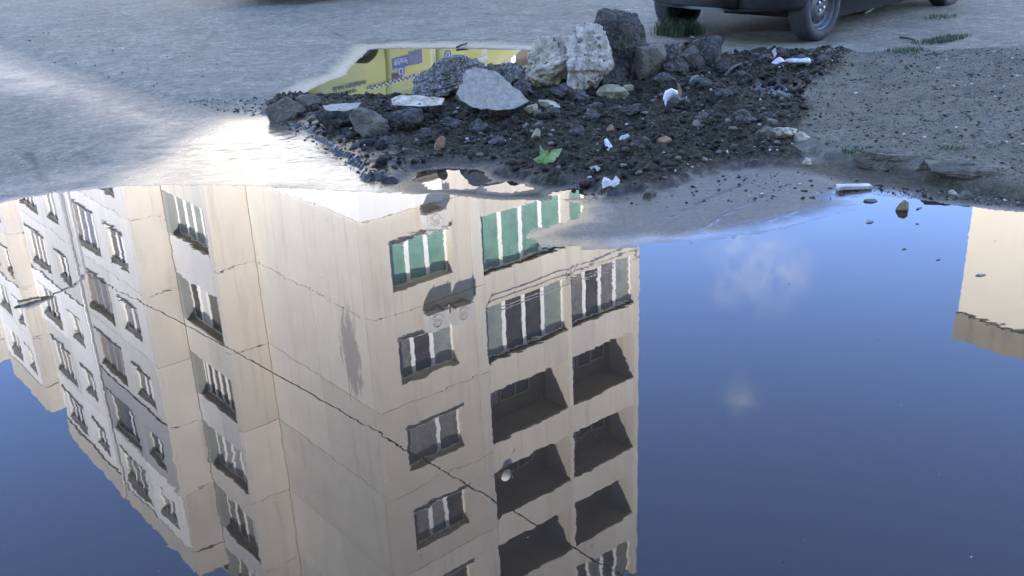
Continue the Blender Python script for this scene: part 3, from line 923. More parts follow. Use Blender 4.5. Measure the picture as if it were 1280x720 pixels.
def build_rear():
    """unseen block added to cast the shade over the whole place"""
    root = empty('shading_apartment_block', (0, -13.0, 0), 0)
    tag(root, 'unseen grey apartment block added behind the viewer to shade the puddle', 'building')
    MB().box(-34, 30, -13, -.2, 0, 35.5).build('wall', MW['grey'], root)
    MB().box(-34.1, 30.1, -13.1, -.1, 35.503, 36.0).build('roof', MW['dull'], root)
    mf = MB(); w = .07
    mf.box(-.9, .9, .0, .06, 0, w).box(-.9, .9, .0, .06, 1.5 - w, 1.5).box(-.9, -.9 + w, .0, .06, w, 1.5 - w).box(.9 - w, .9, .0, .06, w, 1.5 - w).box(-.04, .04, .0, .05, w, 1.5 - w)
    fme = mf.mesh('window'); fme.materials.append(FRAME)
    mp = MB().box(-.83, .83, .012, .03, w, 1.5 - w).mesh('pane'); mp.materials.append(PANES['dark'])
    for k in range(12):
        for i in range(12):
            o = link('window', fme, None, root, loc=(-30 + i * 5.1, -.197, 1.4 + k * 2.85)); link('pane', mp, None, o)
    return root


build_rear()

# ------------------------------------------------------------------ things on the walls
def build_ac(u, z, label, w=.72):
    root = empty('air_conditioner', on_block(u, 0, z), BR)
    tag(root, label, 'air conditioner', 'air conditioners on the beige block')
    MB().box(0, w, -.42, -.14, .02, .52).build('casing', MW['pale'], root)
    g = MB(); g.lathe([(-.424, .17), (-.424, .20), (-.434, .20), (-.434, .17), (-.424, .17)], 20)
    for k in range(6):
        a = math.pi * k / 6
        g.box(-.17, .17, -.432, -.428, -.004, .004)
        for q in range(len(g.v) - 8, len(g.v)):
            x, y, zz = g.v[q]; g.v[q] = (x * math.cos(a) - zz * math.sin(a), y, x * math.sin(a) + zz * math.cos(a))
    g.v = [(x + w * .42, y, zz + .27) for (x, y, zz) in g.v]
    g.build('fan_grille', MW['beige'], root)
    for x in (.1, w - .13):
        MB().box(x, x + .03, -.44, -.003, -.015, .018).build('bracket', METAL, root)


build_ac(1.72, 6.72, 'white air conditioner under the teal curtained window')
build_ac(1.55, 9.62, 'white air conditioner below the grey curtained window, the left of two')
build_ac(2.45, 9.70, 'white air conditioner below the grey curtained window, the right of two')

d = empty('satellite_dish', on_block(4.25, -.05, 16.15), BR)
d.scale = (.62, .62, .62)
tag(d, 'white satellite dish on the rail of an open dark loggia', 'satellite dish')
mb = MB(); mb.lathe([(-.32, .0), (-.30, .14), (-.25, .25), (-.20, .32), (-.19, .32), (-.24, .25), (-.29, .14), (-.308, .0)], 20)
mb.build('reflector', FRAME, d, True)
mb = MB(); mb.tube([(0, -.25, -.25), (0, -.62, -.12)], .012, 6).box(-.03, .03, -.68, -.6, -.15, -.08); mb.build('feed_arm', METAL, d)
mb = MB(); mb.tube([(0, -.3, 0), (0, -.05, -.1), (0, -.02, -.45)], .02, 6); mb.build('mount', METAL, d)

# ------------------------------------------------------------------ street lamps and the cable between them
LAMP = simple('lamp_grey_paint', (.38, .39, .40), .5, .4, var=.12)
LGLASS = simple('lamp_glass', (.55, .55, .52), .25)


def build_lamp(loc, az, label):
    root = empty('street_lamp', loc, az)
    tag(root, label, 'street lamp', 'street lamps carrying the cable')
    mb = MB(); mb.tube([(0, 0, -.1), (0, 0, 1.2), (0, 0, 6.95)], [.11, .10, .055], 12); mb.build('pole', LAMP, root, True)
    mb = MB(); mb.tube([(0, 0, 6.85), (.04, 0, 7.05), (.35, 0, 7.22), (.95, 0, 7.30)], [.04, .04, .035, .03], 8); mb.build('arm', LAMP, root, True)
    mb = MB()
    n = 12
    for i, (x, w, h, zz) in enumerate([(.82, .04, .03, 7.29), (.95, .08, .06, 7.30), (1.2, .13, .09, 7.33), (1.45, .14, .085, 7.345), (1.66, .09, .05, 7.35), (1.72, .03, .02, 7.352)]):
        for k in range(n):
            t = 2 * math.pi * k / n
            mb.v.append((x, w * math.cos(t), zz + h * math.sin(t)))
        if i:
            for k in range(n):
                mb.f.append(((i - 1) * n + k, (i - 1) * n + (k + 1) % n, i * n + (k + 1) % n, i * n + k))
    mb.f += [tuple(range(n)), tuple(range(5 * n, 6 * n))]
    hd = mb.build('lamp_head', LAMP, root, True)
    MB().box(1.12, 1.60, -.10, .10, 7.215, 7.262).build('lens', LGLASS, hd)
    MB().box(-.16, .16, -.16, .16, -.02, .06).build('base_plate', METAL, root)
    return root


build_lamp((-10.35, 22.75, .0), math.atan2(-.85, -.95), 'grey street lamp whose arm crosses the stepped white facade in the mirror image')
build_lamp((9.6, .75, .0), math.pi, 'grey street lamp at the near end of the overhead cable')
A, B = np.array([-10.35, 22.85, 7.02]), np.array([9.55, .8, 6.98])
pts = []
for k in range(61):
    t = k / 60
    p = A * (1 - t) + B * t
    p[2] -= .45 * 4 * t * (1 - t)
    pts.append(p)
o = MB().tube(pts, .009, 6).build('overhead_cable', simple('black_rubber_cable', (.02, .02, .02), .6))
tag(o, 'thin black overhead cable running slantwise over the mirrored facade', 'cable')

# ------------------------------------------------------------------ cars
RUB = simple('tyre_rubber', (.028, .028, .030), .75, var=.3, scale=20, bump=.15, bscale=60)
STEEL = simple('rim_steel', (.055, .058, .062), .45, .4, var=.25, scale=18)
BOLT = simple('bolt_bright', (.6, .6, .58), .3, .9)
BLACKP = simple('black_plastic', (.020, .020, .021), .5, var=.3, scale=6)
UNDER = simple('underbody', (.012, .012, .012), .9)
GLASS = simple('car_glass', (.02, .023, .025), .05)
LENS = simple('lamp_lens', (.65, .66, .66), .1)
RED = simple('tail_lens_red', (.45, .02, .02), .15)
NAVY = simple('car_paint_dark', (.011, .012, .015), .28, coat=.6, var=.12, scale=3)
YEL = simple('car_paint_yellow', (.66, .57, .09), .3, coat=.5, var=.05, scale=3)
WHITE = simple('sticker_white', (.8, .8, .78), .4)
BLACK = simple('sticker_black', (.02, .02, .02), .4)
BLUE = simple('sticker_blue', (.06, .10, .30), .4, var=.15, scale=9)
GREYT = simple('sticker_grey', (.16, .17, .16), .5)


def wheel_meshes(R=.305, w=.19):
    t = MB()
    h = w / 2
    prof = [(h * .55, R * .66), (h * .95, R * .72), (h, R * .84), (h * .92, R * .94), (h * .72, R * .995), (h * .3, R), (-h * .3, R), (-h * .72, R * .995), (-h * .92, R * .94), (-h, R * .84), (-h * .95, R * .72), (-h * .55, R * .66)]
    t.lathe(prof, 40)
    tme = t.mesh('wheel'); tme.shade_smooth(); tme.materials.append(RUB)
    r = MB()
    r.lathe([(-h * .9, R * .70), (h * .62, R * .67), (h * .80, R * .69), (h * .84, R * .665), (h * .55, R * .62), (h * .30, R * .58), (h * .34, R * .50), (h * .60, R * .34), (h * .64, R * .22), (h * .56, R * .18), (h * .60, R * .10), (h * .60, 0.001)], 40)
    rme = r.mesh('rim'); rme.shade_smooth(); rme.materials.append(STEEL)
    hme = MB()
    hme.box(-R * .05, R * .05, h * .36, h * .47, R * .43, R * .49)
    sl = hme.mesh('rim_slot'); sl.materials.append(UNDER)
    b = MB()
    b.lathe([(h * .56, .016), (h * .74, .016), (h * .78, .010), (h * .78, .001)], 8)
    bme = b.mesh('wheel_bolt'); bme.materials.append(BOLT)
    return tme, rme, sl, bme, R


WM = wheel_meshes()


def make_car(name, loc, heading, paint, belt=.93, roof=1.43, zb=.27, wb=2.5, fo=.72, ro=.72, hwid=.83, taxi=False, bump_z=(.27, .55), bump_mat=None):
    root = empty(name, loc, heading)
    xf, xr = fo, -wb - ro
    xm, hl = (xf + xr) / 2, (xf - xr) / 2

    def hw(x):
        t = min(abs(x - xm) / hl, 1.)
        return hwid * (1 - .985 * t ** 16) ** .5 * (1 - .04 * t ** 4)

    def zt(x):
        if x > -.1:
            return belt - .05 - .20 * ((x + .1) / (xf + .1)) ** 1.6
        if x < -wb + .0:
            return belt + .02 - .06 * ((-wb - x) / ro) ** 2
        return belt

    def prof(z, x):
        t = (z - zb) / (zt(x) - zb)
        return .93 + .07 * math.sin(math.pi * min(max(t * .95 + .08, 0), 1))

    def ring(x, k=1.0):
        h, top = hw(x) * k, zt(x)
        zz = [zb, zb + .04] + [zb + (top - zb) * q for q in (.2, .4, .6, .8, .93)]
        pts = [(0, zb)] + [(h * .86, zb)] + [(h * prof(z, x), z) for z in zz[1:]] + [(h * .90, top - .005), (h * .80, top + .012), (0, top + .03)]
        return pts
    st = [xr + .003 + (xf - xr - .006) * (.5 - .5 * math.cos(math.pi * i / 60)) for i in range(61)]
    v, f = [], []
    for x in st:
        r = ring(x)
        full = [(y, z) for (y, z) in r] + [(-y, z) for (y, z) in r[-2:0:-1]]
        v += [(x, y, z) for (y, z) in full]
    n = len(full)
    for i in range(len(st) - 1):
        for k in range(n):
            f.append((i * n + k, i * n + (k + 1) % n, (i + 1) * n + (k + 1) % n, (i + 1) * n + k))
    f += [tuple(range(n)), tuple(range((len(st) - 1) * n, len(st) * n))]
    me = MB().add(v, f).mesh('body')
    body = link('body', me, paint, root)
    # wheel arches cut out of the sides
    cut = MB()
    for ax in (0, -wb):
        for s in (-1, 1):
            k = len(cut.v)
            cut.lathe([(s * (hwid - .30), .0), (s * (hwid - .30), .375), (s * (hwid + .1), .375), (s * (hwid + .1), .0)], 28)
            for q in range(k, len(cut.v)):
                x, y, z = cut.v[q]; cut.v[q] = (x + ax, y, z + .315)
    cb = cut.mesh('cutter')
    bmx = bmesh.new(); bmx.from_mesh(cb); bmesh.ops.remove_doubles(bmx, verts=bmx.verts, dist=1e-5); bmesh.ops.recalc_face_normals(bmx, faces=bmx.faces); bmx.to_mesh(cb); bmx.free()
    co = link('cutter', cb, UNDER)
    md = body.modifiers.new('arches', 'BOOLEAN'); md.object = co; md.operation = 'DIFFERENCE'; md.solver = 'EXACT'
    # cutter must share the body's frame while the modifier is evaluated
    co.parent = root
    bpy.context.view_layer.update()
    dg = bpy.context.evaluated_depsgraph_get()
    nm = bpy.data.meshes.new_from_object(body.evaluated_get(dg))
    body.modifiers.clear()
    body.data = nm
    bpy.data.objects.remove(co)
    nm.materials.clear(); nm.materials.append(paint)
    for p in nm.polygons:
        p.use_smooth = True
        p.material_index = 0
    try:
        nm.set_sharp_from_angle(angle=math.radians(35))
    except Exception:
        pass
    # cabin
    xw, xrw = -.35, (-wb - .45)
    tw, trw = -.95, (-wb + .05)
    hb, ht = hwid * .92, hwid * .70
    zb2 = belt - .03
    rows = []
    for t in (0, .25, .5, .75, .92, 1.0):
        z = zb2 + (roof - .04 - zb2) * t
        e = t ** 1.15
        h = hb + (ht - hb) * t
        x0, x1 = xw + (tw - xw) * e, xrw + (trw - xrw) * e
        if t == 1.0:
            z = roof; h -= .05; x0 -= .08; x1 += .08
        rows.append([(x0 + .0, y, z) for y in (-h * .92, -h * .5, 0, h * .5, h * .92)] + [(x0 - .07, h, z), ((x0 + x1) / 2, h * 1.01, z), (x1 + .07, h, z)]
                    + [(x1, y, z) for y in (h * .92, h * .5, 0, -h * .5, -h * .92)] + [(x1 + .07, -h, z), ((x0 + x1) / 2, -h * 1.01, z), (x0 - .07, -h, z)])
    n = len(rows[0])
    v = [p for r in rows for p in r]
    f = [(i * n + k, i * n + (k + 1) % n, (i + 1) * n + (k + 1) % n, (i + 1) * n + k) for i in range(len(rows) - 1) for k in range(n)] + [tuple(range((len(rows) - 1) * n, len(rows) * n))]
    cab = MB().add(v, f).build('cabin', paint, root, True)

    def pane(name, fn, u0, u1, t0, t1):
        # a sheet of glass lying 4 mm proud of the cabin
        g = MB(); vs = []
        for t in (t0, (t0 + t1) / 2, t1):
            for u in (u0, (u0 + u1) / 2, u1):
                vs.append(fn(u, t))
        g.add(vs, [(0, 1, 4, 3), (1, 2, 5, 4), (3, 4, 7, 6), (4, 5, 8, 7)])
        return g.build(name, GLASS, cab)

    def cabx(t):
        e = t ** 1.15
        return xw + (tw - xw) * e, xrw + (trw - xrw) * e, hb + (ht - hb) * t, zb2 + (roof - .04 - zb2) * t
    pane('windscreen', lambda u, t: (cabx(t)[0] + .006, u * cabx(t)[2] * .88, cabx(t)[3]), -1, 1, .10, .88)
    pane('rear_window', lambda u, t: (cabx(t)[1] - .006, u * cabx(t)[2] * .85, cabx(t)[3]), -1, 1, .14, .85)
    for s in (-1, 1):
        for (q0, q1) in ((.10, .50), (.54, .90)):
            pane('side_window', lambda u, t, s=s: (cabx(t)[0] + (cabx(t)[1] - cabx(t)[0]) * u, s * (cabx(t)[2] * 1.012 + .006), cabx(t)[3]), q0, q1, .14, .86)
    # bumpers
    bm_ = bump_mat or BLACKP
    for nm_, sg in (('front_bumper', 1), ('rear_bumper', -1)):
        v, f = [], []
        xs = [(xf - .40 + .40 * math.sin(math.pi / 2 * i / 14)) if sg > 0 else (xr + .40 - .40 * math.sin(math.pi / 2 * i / 14)) for i in range(15)]
        path = [(x, hw(x - sg * .004) + .012) for x in xs[:-1]]
        full = [(x, y) for (x, y) in path] + [(xs[-1] + sg * .012, y) for y in (.35, 0, -.35)] + [(x, -y) for (x, y) in path[::-1]]
        z0, z1 = bump_z
        for (x, y) in full:
            for (k, z) in ((.965, z0), (1., z0 + .03), (1.01, (z0 + z1) / 2), (1., z1 - .03), (.95, z1)):
                v.append((xm + (x - xm) * (1 + (k - 1) * .4), y * k, z))
        for i in range(len(full) - 1):
            for k in range(4):
                f.append((i * 5 + k, (i + 1) * 5 + k, (i + 1) * 5 + k + 1, i * 5 + k + 1))
        f.append(tuple(i * 5 for i in range(len(full))))
        MB().add(v, f).build(nm_, bm_, root, True)

    def side(x0, x1, z0, z1, off, th=.004, s=-1, nx=8, nz=5):
        vs, fs = [], []
        for o_ in (off, off + th):
            for j in range(nz + 1):
                for i in range(nx + 1):
                    x = x0 + (x1 - x0) * i / nx; z = z0 + (z1 - z0) * j / nz
                    vs.append((x, s * (hw(x) * prof(z, x) + o_), z))
        m_ = (nx + 1) * (nz + 1)
        for j in range(nz):
            for i in range(nx):
                a = j * (nx + 1) + i
                fs += [(a, a + 1, a + nx + 2, a + nx + 1), (m_ + a, m_ + a + nx + 1, m_ + a + nx + 2, m_ + a + 1)]
        edge = [i for i in range(nx + 1)] + [(j + 1) * (nx + 1) - 1 for j in range(1, nz + 1)] + [nz * (nx + 1) + i for i in range(nx - 1, -1, -1)] + [j * (nx + 1) for j in range(nz - 1, 0, -1)]
        for i in range(len(edge)):
            a, b = edge[i], edge[(i + 1) % len(edge)]
            fs.append((a, b, m_ + b, m_ + a))
        return MB().add(vs, fs)
    # doors with handles
    dmid = -wb * .5 - .12
    for s in (-1, 1):
        dz = belt - .04
        for (x0, x1) in ((-.46, dmid + .012), (dmid - .012, -wb + .40)):
            d_ = side(x1, x0, zb + .10, dz, .003, .005, s).build('door', paint, root, True)
            hx = x1 + .10
            hh = .95 if taxi else belt - .12
            side(hx, hx + .21, hh - .045, hh + .045, .0085, .004, s, 4, 2).build('handle', BLACK if taxi else BLACKP, d_)
    # wheels
    for ax in (0, -wb):
        for s in (-1, 1):
            w_ = link('wheel', WM[0], None, root, loc=(ax, s * (hwid - .105), .303), rot=(0, 0, 0 if s > 0 else math.pi))
            r_ = link('rim', WM[1], None, w_); 
            for k in range(10):
                link('rim_slot', WM[2], None, w_, rot=(0, 2 * math.pi * k / 10, 0))
            for k in range(4):
                a_ = 2 * math.pi * k / 4 + .5
                link('wheel_bolt', WM[3], None, w_, loc=(WM[4] * .16 * math.cos(a_), 0, WM[4] * .16 * math.sin(a_)))
    # lamps, plate
    for s in (-1, 1):
        zc = zt(xf - .15) - .10
        MB().box(xf - .20, xf - .055, s * (hwid * .52), s * (hwid * .80), zc - .07, zc + .06).build('headlight', LENS, root)
        zc = zt(xr + .2) - .14
        MB().box(xr + .055, xr + .16, s * (hwid * .60), s * (hwid * .82), zc - .10, zc + .08).build('tail_light', RED, root)
    MB().box(xf + .010, xf + .022, -.26, .26, .40, .51).build('number_plate', WHITE, root)
    MB().box(-wb - .28, -.5, -hwid * .66, hwid * .66, .105, zb - .003).build('underbody', UNDER, root)  # hangs extra low to block light and darken the ground beneath
    for s in (-1, 1):
        MB().box(-.62, -.52, s * (hwid * .95), s * (hwid * 1.14), belt + .03, belt + .15).build('mirror', bm_, root)
    root['_belt'] = belt
    return root, side, dict(hw=hw, prof=prof, zt=zt)


# dark car beyond the heap: its front wheels stand on two measured points
zc_ = .055
wl_, wr_ = gp(850, 34, zc_), gp(1012, 47.5, zc_)
ax_ = (wl_ + wr_) / 2
lat = (wr_ - wl_); lat /= np.linalg.norm(lat)
fwd = np.array([-lat[1], lat[0], 0])
if fwd[1] > 0: fwd = -fwd
zg = hz(ax_[0], ax_[1])
fwd = fwd / np.linalg.norm(fwd)
car, _, _ = make_car('parked_car', (ax_[0] + .02, ax_[1] + .06, zg - .003), math.atan2(fwd[1], fwd[0]), NAVY, wb=2.66, fo=.62, zb=.29, bump_z=(.30, .56))
del car['_belt']
tag(car, 'dark parked car behind the rubble heap, only its bumper and wheels in view', 'car')

# yellow taxi, seen only as a mirror image in the far puddle
th = math.atan2(.805, .593)
hd = np.array([.593, .805])
side_pt = np.array([-1.55, 14.13]) + np.array([.593, .805]) * .22
rw = side_pt - hd * .72                       # outer face of the rear right wheel
right = np.array([hd[1], -hd[0]])
rear_axle = rw - right * .83
front_axle = rear_axle + hd * 3.2
taxi, side, fn = make_car('taxi', (front_axle[0], front_axle[1], hz(rw[0], rw[1]) - .003), th, YEL, belt=1.26, roof=1.85, wb=3.2, fo=1.0, ro=1.15, taxi=True)
del taxi['_belt']
tag(taxi, 'yellow taxi with black and white checker band, mirrored in the far puddle', 'car')
wb = 3.2
band = side(-wb + .02, -.45, 1.002, 1.050, .010, .003, -1, 20, 2).build('checker_band', WHITE, taxi)
ck = MB()
for i in range(54):
    x0 = -wb + .03 + i * .046
    q = side(x0, x0 + .046, 1.026 if i % 2 else 1.003, 1.049 if i % 2 else 1.026, .0135, .002, -1, 1, 1)
    ck.add(q.v, q.f)
ck.build('checker_squares', BLACK, band)
st1 = side(-wb + .52, -wb + .86, .70, .86, .011, .002, -1, 4, 3).build('sticker', BLUE, taxi)
mk = MB()
rs = random.Random(2)
for i in range(13):
    x0 = -wb + .55 + i * .022
    h0 = .735 + rs.random() * .02
    q = side(x0, x0 + .008 + rs.random() * .006, h0, h0 + .03 + rs.random() * .05, .0135, .002, -1, 1, 1); mk.add(q.v, q.f)
q = side(-wb + .56, -wb + .82, .725, .733, .0135, .002, -1, 3, 1); mk.add(q.v, q.f)
mk.build('sticker_lettering', WHITE, st1)
side(-wb + .87, -wb + 1.16, .66, .86, .011, .002, -1, 4, 3).build('sticker', simple('sticker_steel_blue', (.14, .17, .25), .4, var=.3, scale=14), taxi)


def disc(cx, cz, r, off, n=24, s=-1, r2=0.):
    mb = MB(); vs = []; fs = []
    for k in range(n):
        a = 2 * math.pi * k / n
        for rr in (r, r2):
            x, z = cx + rr * math.cos(a), cz + rr * math.sin(a)
            vs.append((x, s * (fn['hw'](x) * fn['prof'](z, x) + off), z))
    for k in range(n):
        a, b = 2 * k, 2 * ((k + 1) % n)
        fs.append((a, b, b + 1, a + 1))
    return mb.add(vs, fs)


lg = disc(-wb + .70, .915, .075, .013, r2=.0005).build('round_emblem', BLUE, taxi)
disc(-wb + .69, .915, .052, .0155, r2=.034).build('emblem_ring', WHITE, lg)
lg = disc(-wb + 1.75, .84, .075, .013, r2=.0005).build('round_emblem', BLUE, taxi)
disc(-wb + 1.74, .84, .052, .0155, r2=.034).build('emblem_ring', WHITE, lg)
mk = MB()
for row, (xa, xb, z0) in enumerate(((-wb - .62, -wb - .02, .905), (-wb - .62, -wb - .22, .985))):
    x = xa
    while x < xb:
        w_ = .012 + rs.random() * .016
        q = side(x, x + w_, z0, z0 + .035 + rs.random() * .02, .010, .002, -1, 1, 1); mk.add(q.v, q.f)
        x += w_ + .008 + (rs.random() > .85) * .02
mk.build('door_lettering', GREYT, taxi)
MB().box(-1.72, -1.50, -.32, .32, 1.603, 1.72).build('roof_sign', WHITE, taxi)

# ------------------------------------------------------------------ rubble
def rock_mat(name, lo, hi, rough=.85, scale=9., bump=.8, bscale=38., pits=0., speck=None):
    m, n, l, b = mat(name)
    tc = n.new('ShaderNodeTexCoord')
    nz = n.new('ShaderNodeTexNoise'); nz.inputs['Scale'].default_value = scale; nz.inputs['Detail'].default_value = 8; nz.inputs['Roughness'].default_value = .7
    l.new(tc.outputs['Object'], nz.inputs['Vector'])
    cr = n.new('ShaderNodeValToRGB'); cr.color_ramp.elements[0].position = .35; cr.color_ramp.elements[1].position = .65
    cr.color_ramp.elements[0].color = (*lo, 1); cr.color_ramp.elements[1].color = (*hi, 1)
    l.new(nz.outputs[0], cr.inputs[0])
    col = cr.outputs[0]
    vo = n.new('ShaderNodeTexVoronoi'); vo.inputs['Scale'].default_value = bscale
    l.new(tc.outputs['Object'], vo.inputs['Vector'])
    pit = None
    if pits:
        wv = n.new('ShaderNodeTexNoise'); wv.inputs['Scale'].default_value = 30.; l.new(tc.outputs['Object'], wv.inputs['Vector'])
        wm = n.new('ShaderNodeMix'); wm.data_type = 'VECTOR'; wm.inputs['Factor'].default_value = .06
        l.new(tc.outputs['Object'], wm.inputs[4]); l.new(wv.outputs['Color'], wm.inputs[5])
        pv = n.new('ShaderNodeTexVoronoi'); pv.inputs['Scale'].default_value = pits; l.new(wm.outputs[1], pv.inputs['Vector'])
        pr = n.new('ShaderNodeMapRange'); pr.inputs['From Min'].default_value = .34; pr.inputs['From Max'].default_value = .20; l.new(pv.outputs['Distance'], pr.inputs['Value'])
        sp2 = n.new('ShaderNodeSeparateColor'); l.new(pv.outputs['Color'], sp2.inputs[0])
        gt = n.new('ShaderNodeMath'); gt.operation = 'GREATER_THAN'; gt.inputs[1].default_value = .45; l.new(sp2.outputs[1], gt.inputs[0])
        pm = n.new('ShaderNodeMath'); pm.operation = 'MULTIPLY'; l.new(pr.outputs[0], pm.inputs[0]); l.new(gt.outputs[0], pm.inputs[1])
        pit = pm.outputs[0]
        mx = n.new('ShaderNodeMix'); mx.data_type = 'RGBA'; l.new(pit, mx.inputs['Factor']); l.new(col, mx.inputs[6]); mx.inputs[7].default_value = (lo[0] * .75, lo[1] * .73, lo[2] * .72, 1)
        col = mx.outputs[2]
    if speck:
        r = n.new('ShaderNodeMapRange'); r.inputs['From Min'].default_value = .78; r.inputs['From Max'].default_value = .84
        sp = n.new('ShaderNodeSeparateColor'); l.new(vo.outputs['Color'], sp.inputs[0]); l.new(sp.outputs[0], r.inputs['Value'])
        mx = n.new('ShaderNodeMix'); mx.data_type = 'RGBA'; l.new(r.outputs[0], mx.inputs['Factor']); l.new(col, mx.inputs[6]); mx.inputs[7].default_value = (*speck, 1)
        col = mx.outputs[2]
    l.new(col, b.inputs['Base Color'])
    b.inputs['Roughness'].default_value = rough
    b.inputs['Specular IOR Level'].default_value = .25
    nb = n.new('ShaderNodeTexNoise'); nb.inputs['Scale'].default_value = bscale; nb.inputs['Detail'].default_value = 7; nb.inputs['Roughness'].default_value = .7
    l.new(tc.outputs['Object'], nb.inputs['Vector'])
    ad = n.new('ShaderNodeMath'); ad.operation = 'MULTIPLY_ADD'; ad.inputs[1].default_value = -.6 if speck else .25
    l.new(vo.outputs['Distance'], ad.inputs[0]); l.new(nb.outputs[0], ad.inputs[2])
    hh_ = ad.outputs[0]
    if pit is not None:
        a3 = n.new('ShaderNodeMath'); a3.operation = 'MULTIPLY_ADD'; a3.inputs[1].default_value = -.8
        l.new(pit, a3.inputs[0]); l.new(hh_, a3.inputs[2]); hh_ = a3.outputs[0]
    bp = n.new('ShaderNodeBump'); bp.inputs['Strength'].default_value = bump; bp.inputs['Distance'].default_value = .02
    l.new(hh_, bp.inputs['Height']); l.new(bp.outputs[0], b.inputs['Normal'])
    return m


RM = {
    'pale': rock_mat('rock_pale_concrete', (.24, .22, .17), (.60, .56, .45), scale=14., bscale=34., bump=1., pits=26.),
    'grey': rock_mat('rock_grey_concrete', (0.217, 0.196, 0.138), (0.536, 0.490, 0.351), scale=10., pits=30.),
    'asphalt': rock_mat('rock_asphalt_top', (.19, .175, .13), (.37, .34, .26), scale=26., bscale=150., bump=.5),
    'dark': rock_mat('rock_dark_asphalt', (0.023, 0.023, 0.020), (0.087, 0.082, 0.064), scale=12., bscale=60., speck=(.10, .095, .09)),
    'gravelly': rock_mat('rock_gravelly', (0.072, 0.071, 0.057), (0.189, 0.182, 0.143), scale=20., bscale=120., speck=(.34, .33, .31)),
    'slate': rock_mat('rock_slate', (0.070, 0.062, 0.045), (0.167, 0.152, 0.110), scale=9., bscale=50.),
    'brown': rock_mat('rock_brown', (0.145, 0.092, 0.052), (0.377, 0.256, 0.149), scale=9., bscale=40.),
    'sand': rock_mat('rock_sandy', (0.189, 0.170, 0.098), (0.420, 0.376, 0.230), scale=12., bscale=40.),
}


def rnoise3(v, s, seed):
    a = pnoise(v[:, 0] * s + seed * 3.1, v[:, 1] * s - seed) + pnoise(v[:, 1] * s + seed, v[:, 2] * s + 7.7) + pnoise(v[:, 2] * s - seed * 2, v[:, 0] * s + 3.3)
    return a / 1.7


def chunk_mesh(name, dims, seed, sub=4, planes=14, rough=.05, cut=.62, fine=.02, boxy=0.):
    r = np.random.default_rng(seed)
    bm = bmesh.new(); bmesh.ops.create_icosphere(bm, subdivisions=sub, radius=1.0)
    me = bpy.data.meshes.new(name); bm.to_mesh(me); bm.free()
    n = len(me.vertices); co = np.empty(n * 3); me.vertices.foreach_get('co', co); co = co.reshape(-1, 3)
    nrm = r.normal(size=(planes, 3)); nrm /= np.linalg.norm(nrm, axis=1)[:, None]
    dd = r.uniform(cut, 1.02, planes)
    if boxy:
        nrm = np.vstack([nrm, np.eye(3), -np.eye(3)]); dd = np.concatenate([dd, np.full(6, boxy)])
    k = co @ nrm.T
    lim = np.where(k > 1e-3, dd / np.maximum(k, 1e-3), 1e9).min(1)
    rad = np.minimum(lim, 1.25)
    co = co * rad[:, None]
    co = co - (co.max(0) + co.min(0)) / 2
    co = co / (co.max(0) - co.min(0)) * np.array(dims)
    sz_ = float(np.mean(dims))
    nd = co / (np.linalg.norm(co, axis=1)[:, None] + 1e-9)
    q = co / sz_
    co = co + nd * (sz_ * (rough * rnoise3(q, 3.2, seed) + rough * .7 * rnoise3(q, 7., seed + 4) + fine * 1.2 * rnoise3(q, 17., seed + 9) + fine * .8 * rnoise3(q, 34., seed + 5)))[:, None]
    me.vertices.foreach_set('co', co.ravel()); me.update()
    return me


def rock(x, y, wpx, hpx, kind, label, seed, depth=.8, rot=0., tilt=(0, 0), name='rubble_stone', cat='rubble', sink=.15, sub=4, planes=14, rough=.06, fine=.03, boxy=0., group=None):
    """a stone whose foot is seen at pixel x, y and which is wpx by hpx pixels large"""
    p = hit(x, y); z = p[2]
    s = FPX / float(np.dot(p - np.array([0, 0, CAM_H]), CF))
    w, h = wpx / s, hpx / s * 1.04
    dm = w * depth
    me = chunk_mesh(name, (w, dm, h * (1 + sink)), seed, sub, planes, rough, fine=fine, boxy=boxy)
    o = link(name, me, RM[kind], None, loc=(p[0], p[1] + dm * .28, max(z, -.01) + h * .5 * (1 - sink) - .01), rot=(math.radians(tilt[0]), math.radians(tilt[1]), math.radians(rot)))
    tag(o, label, cat, group)
    return o


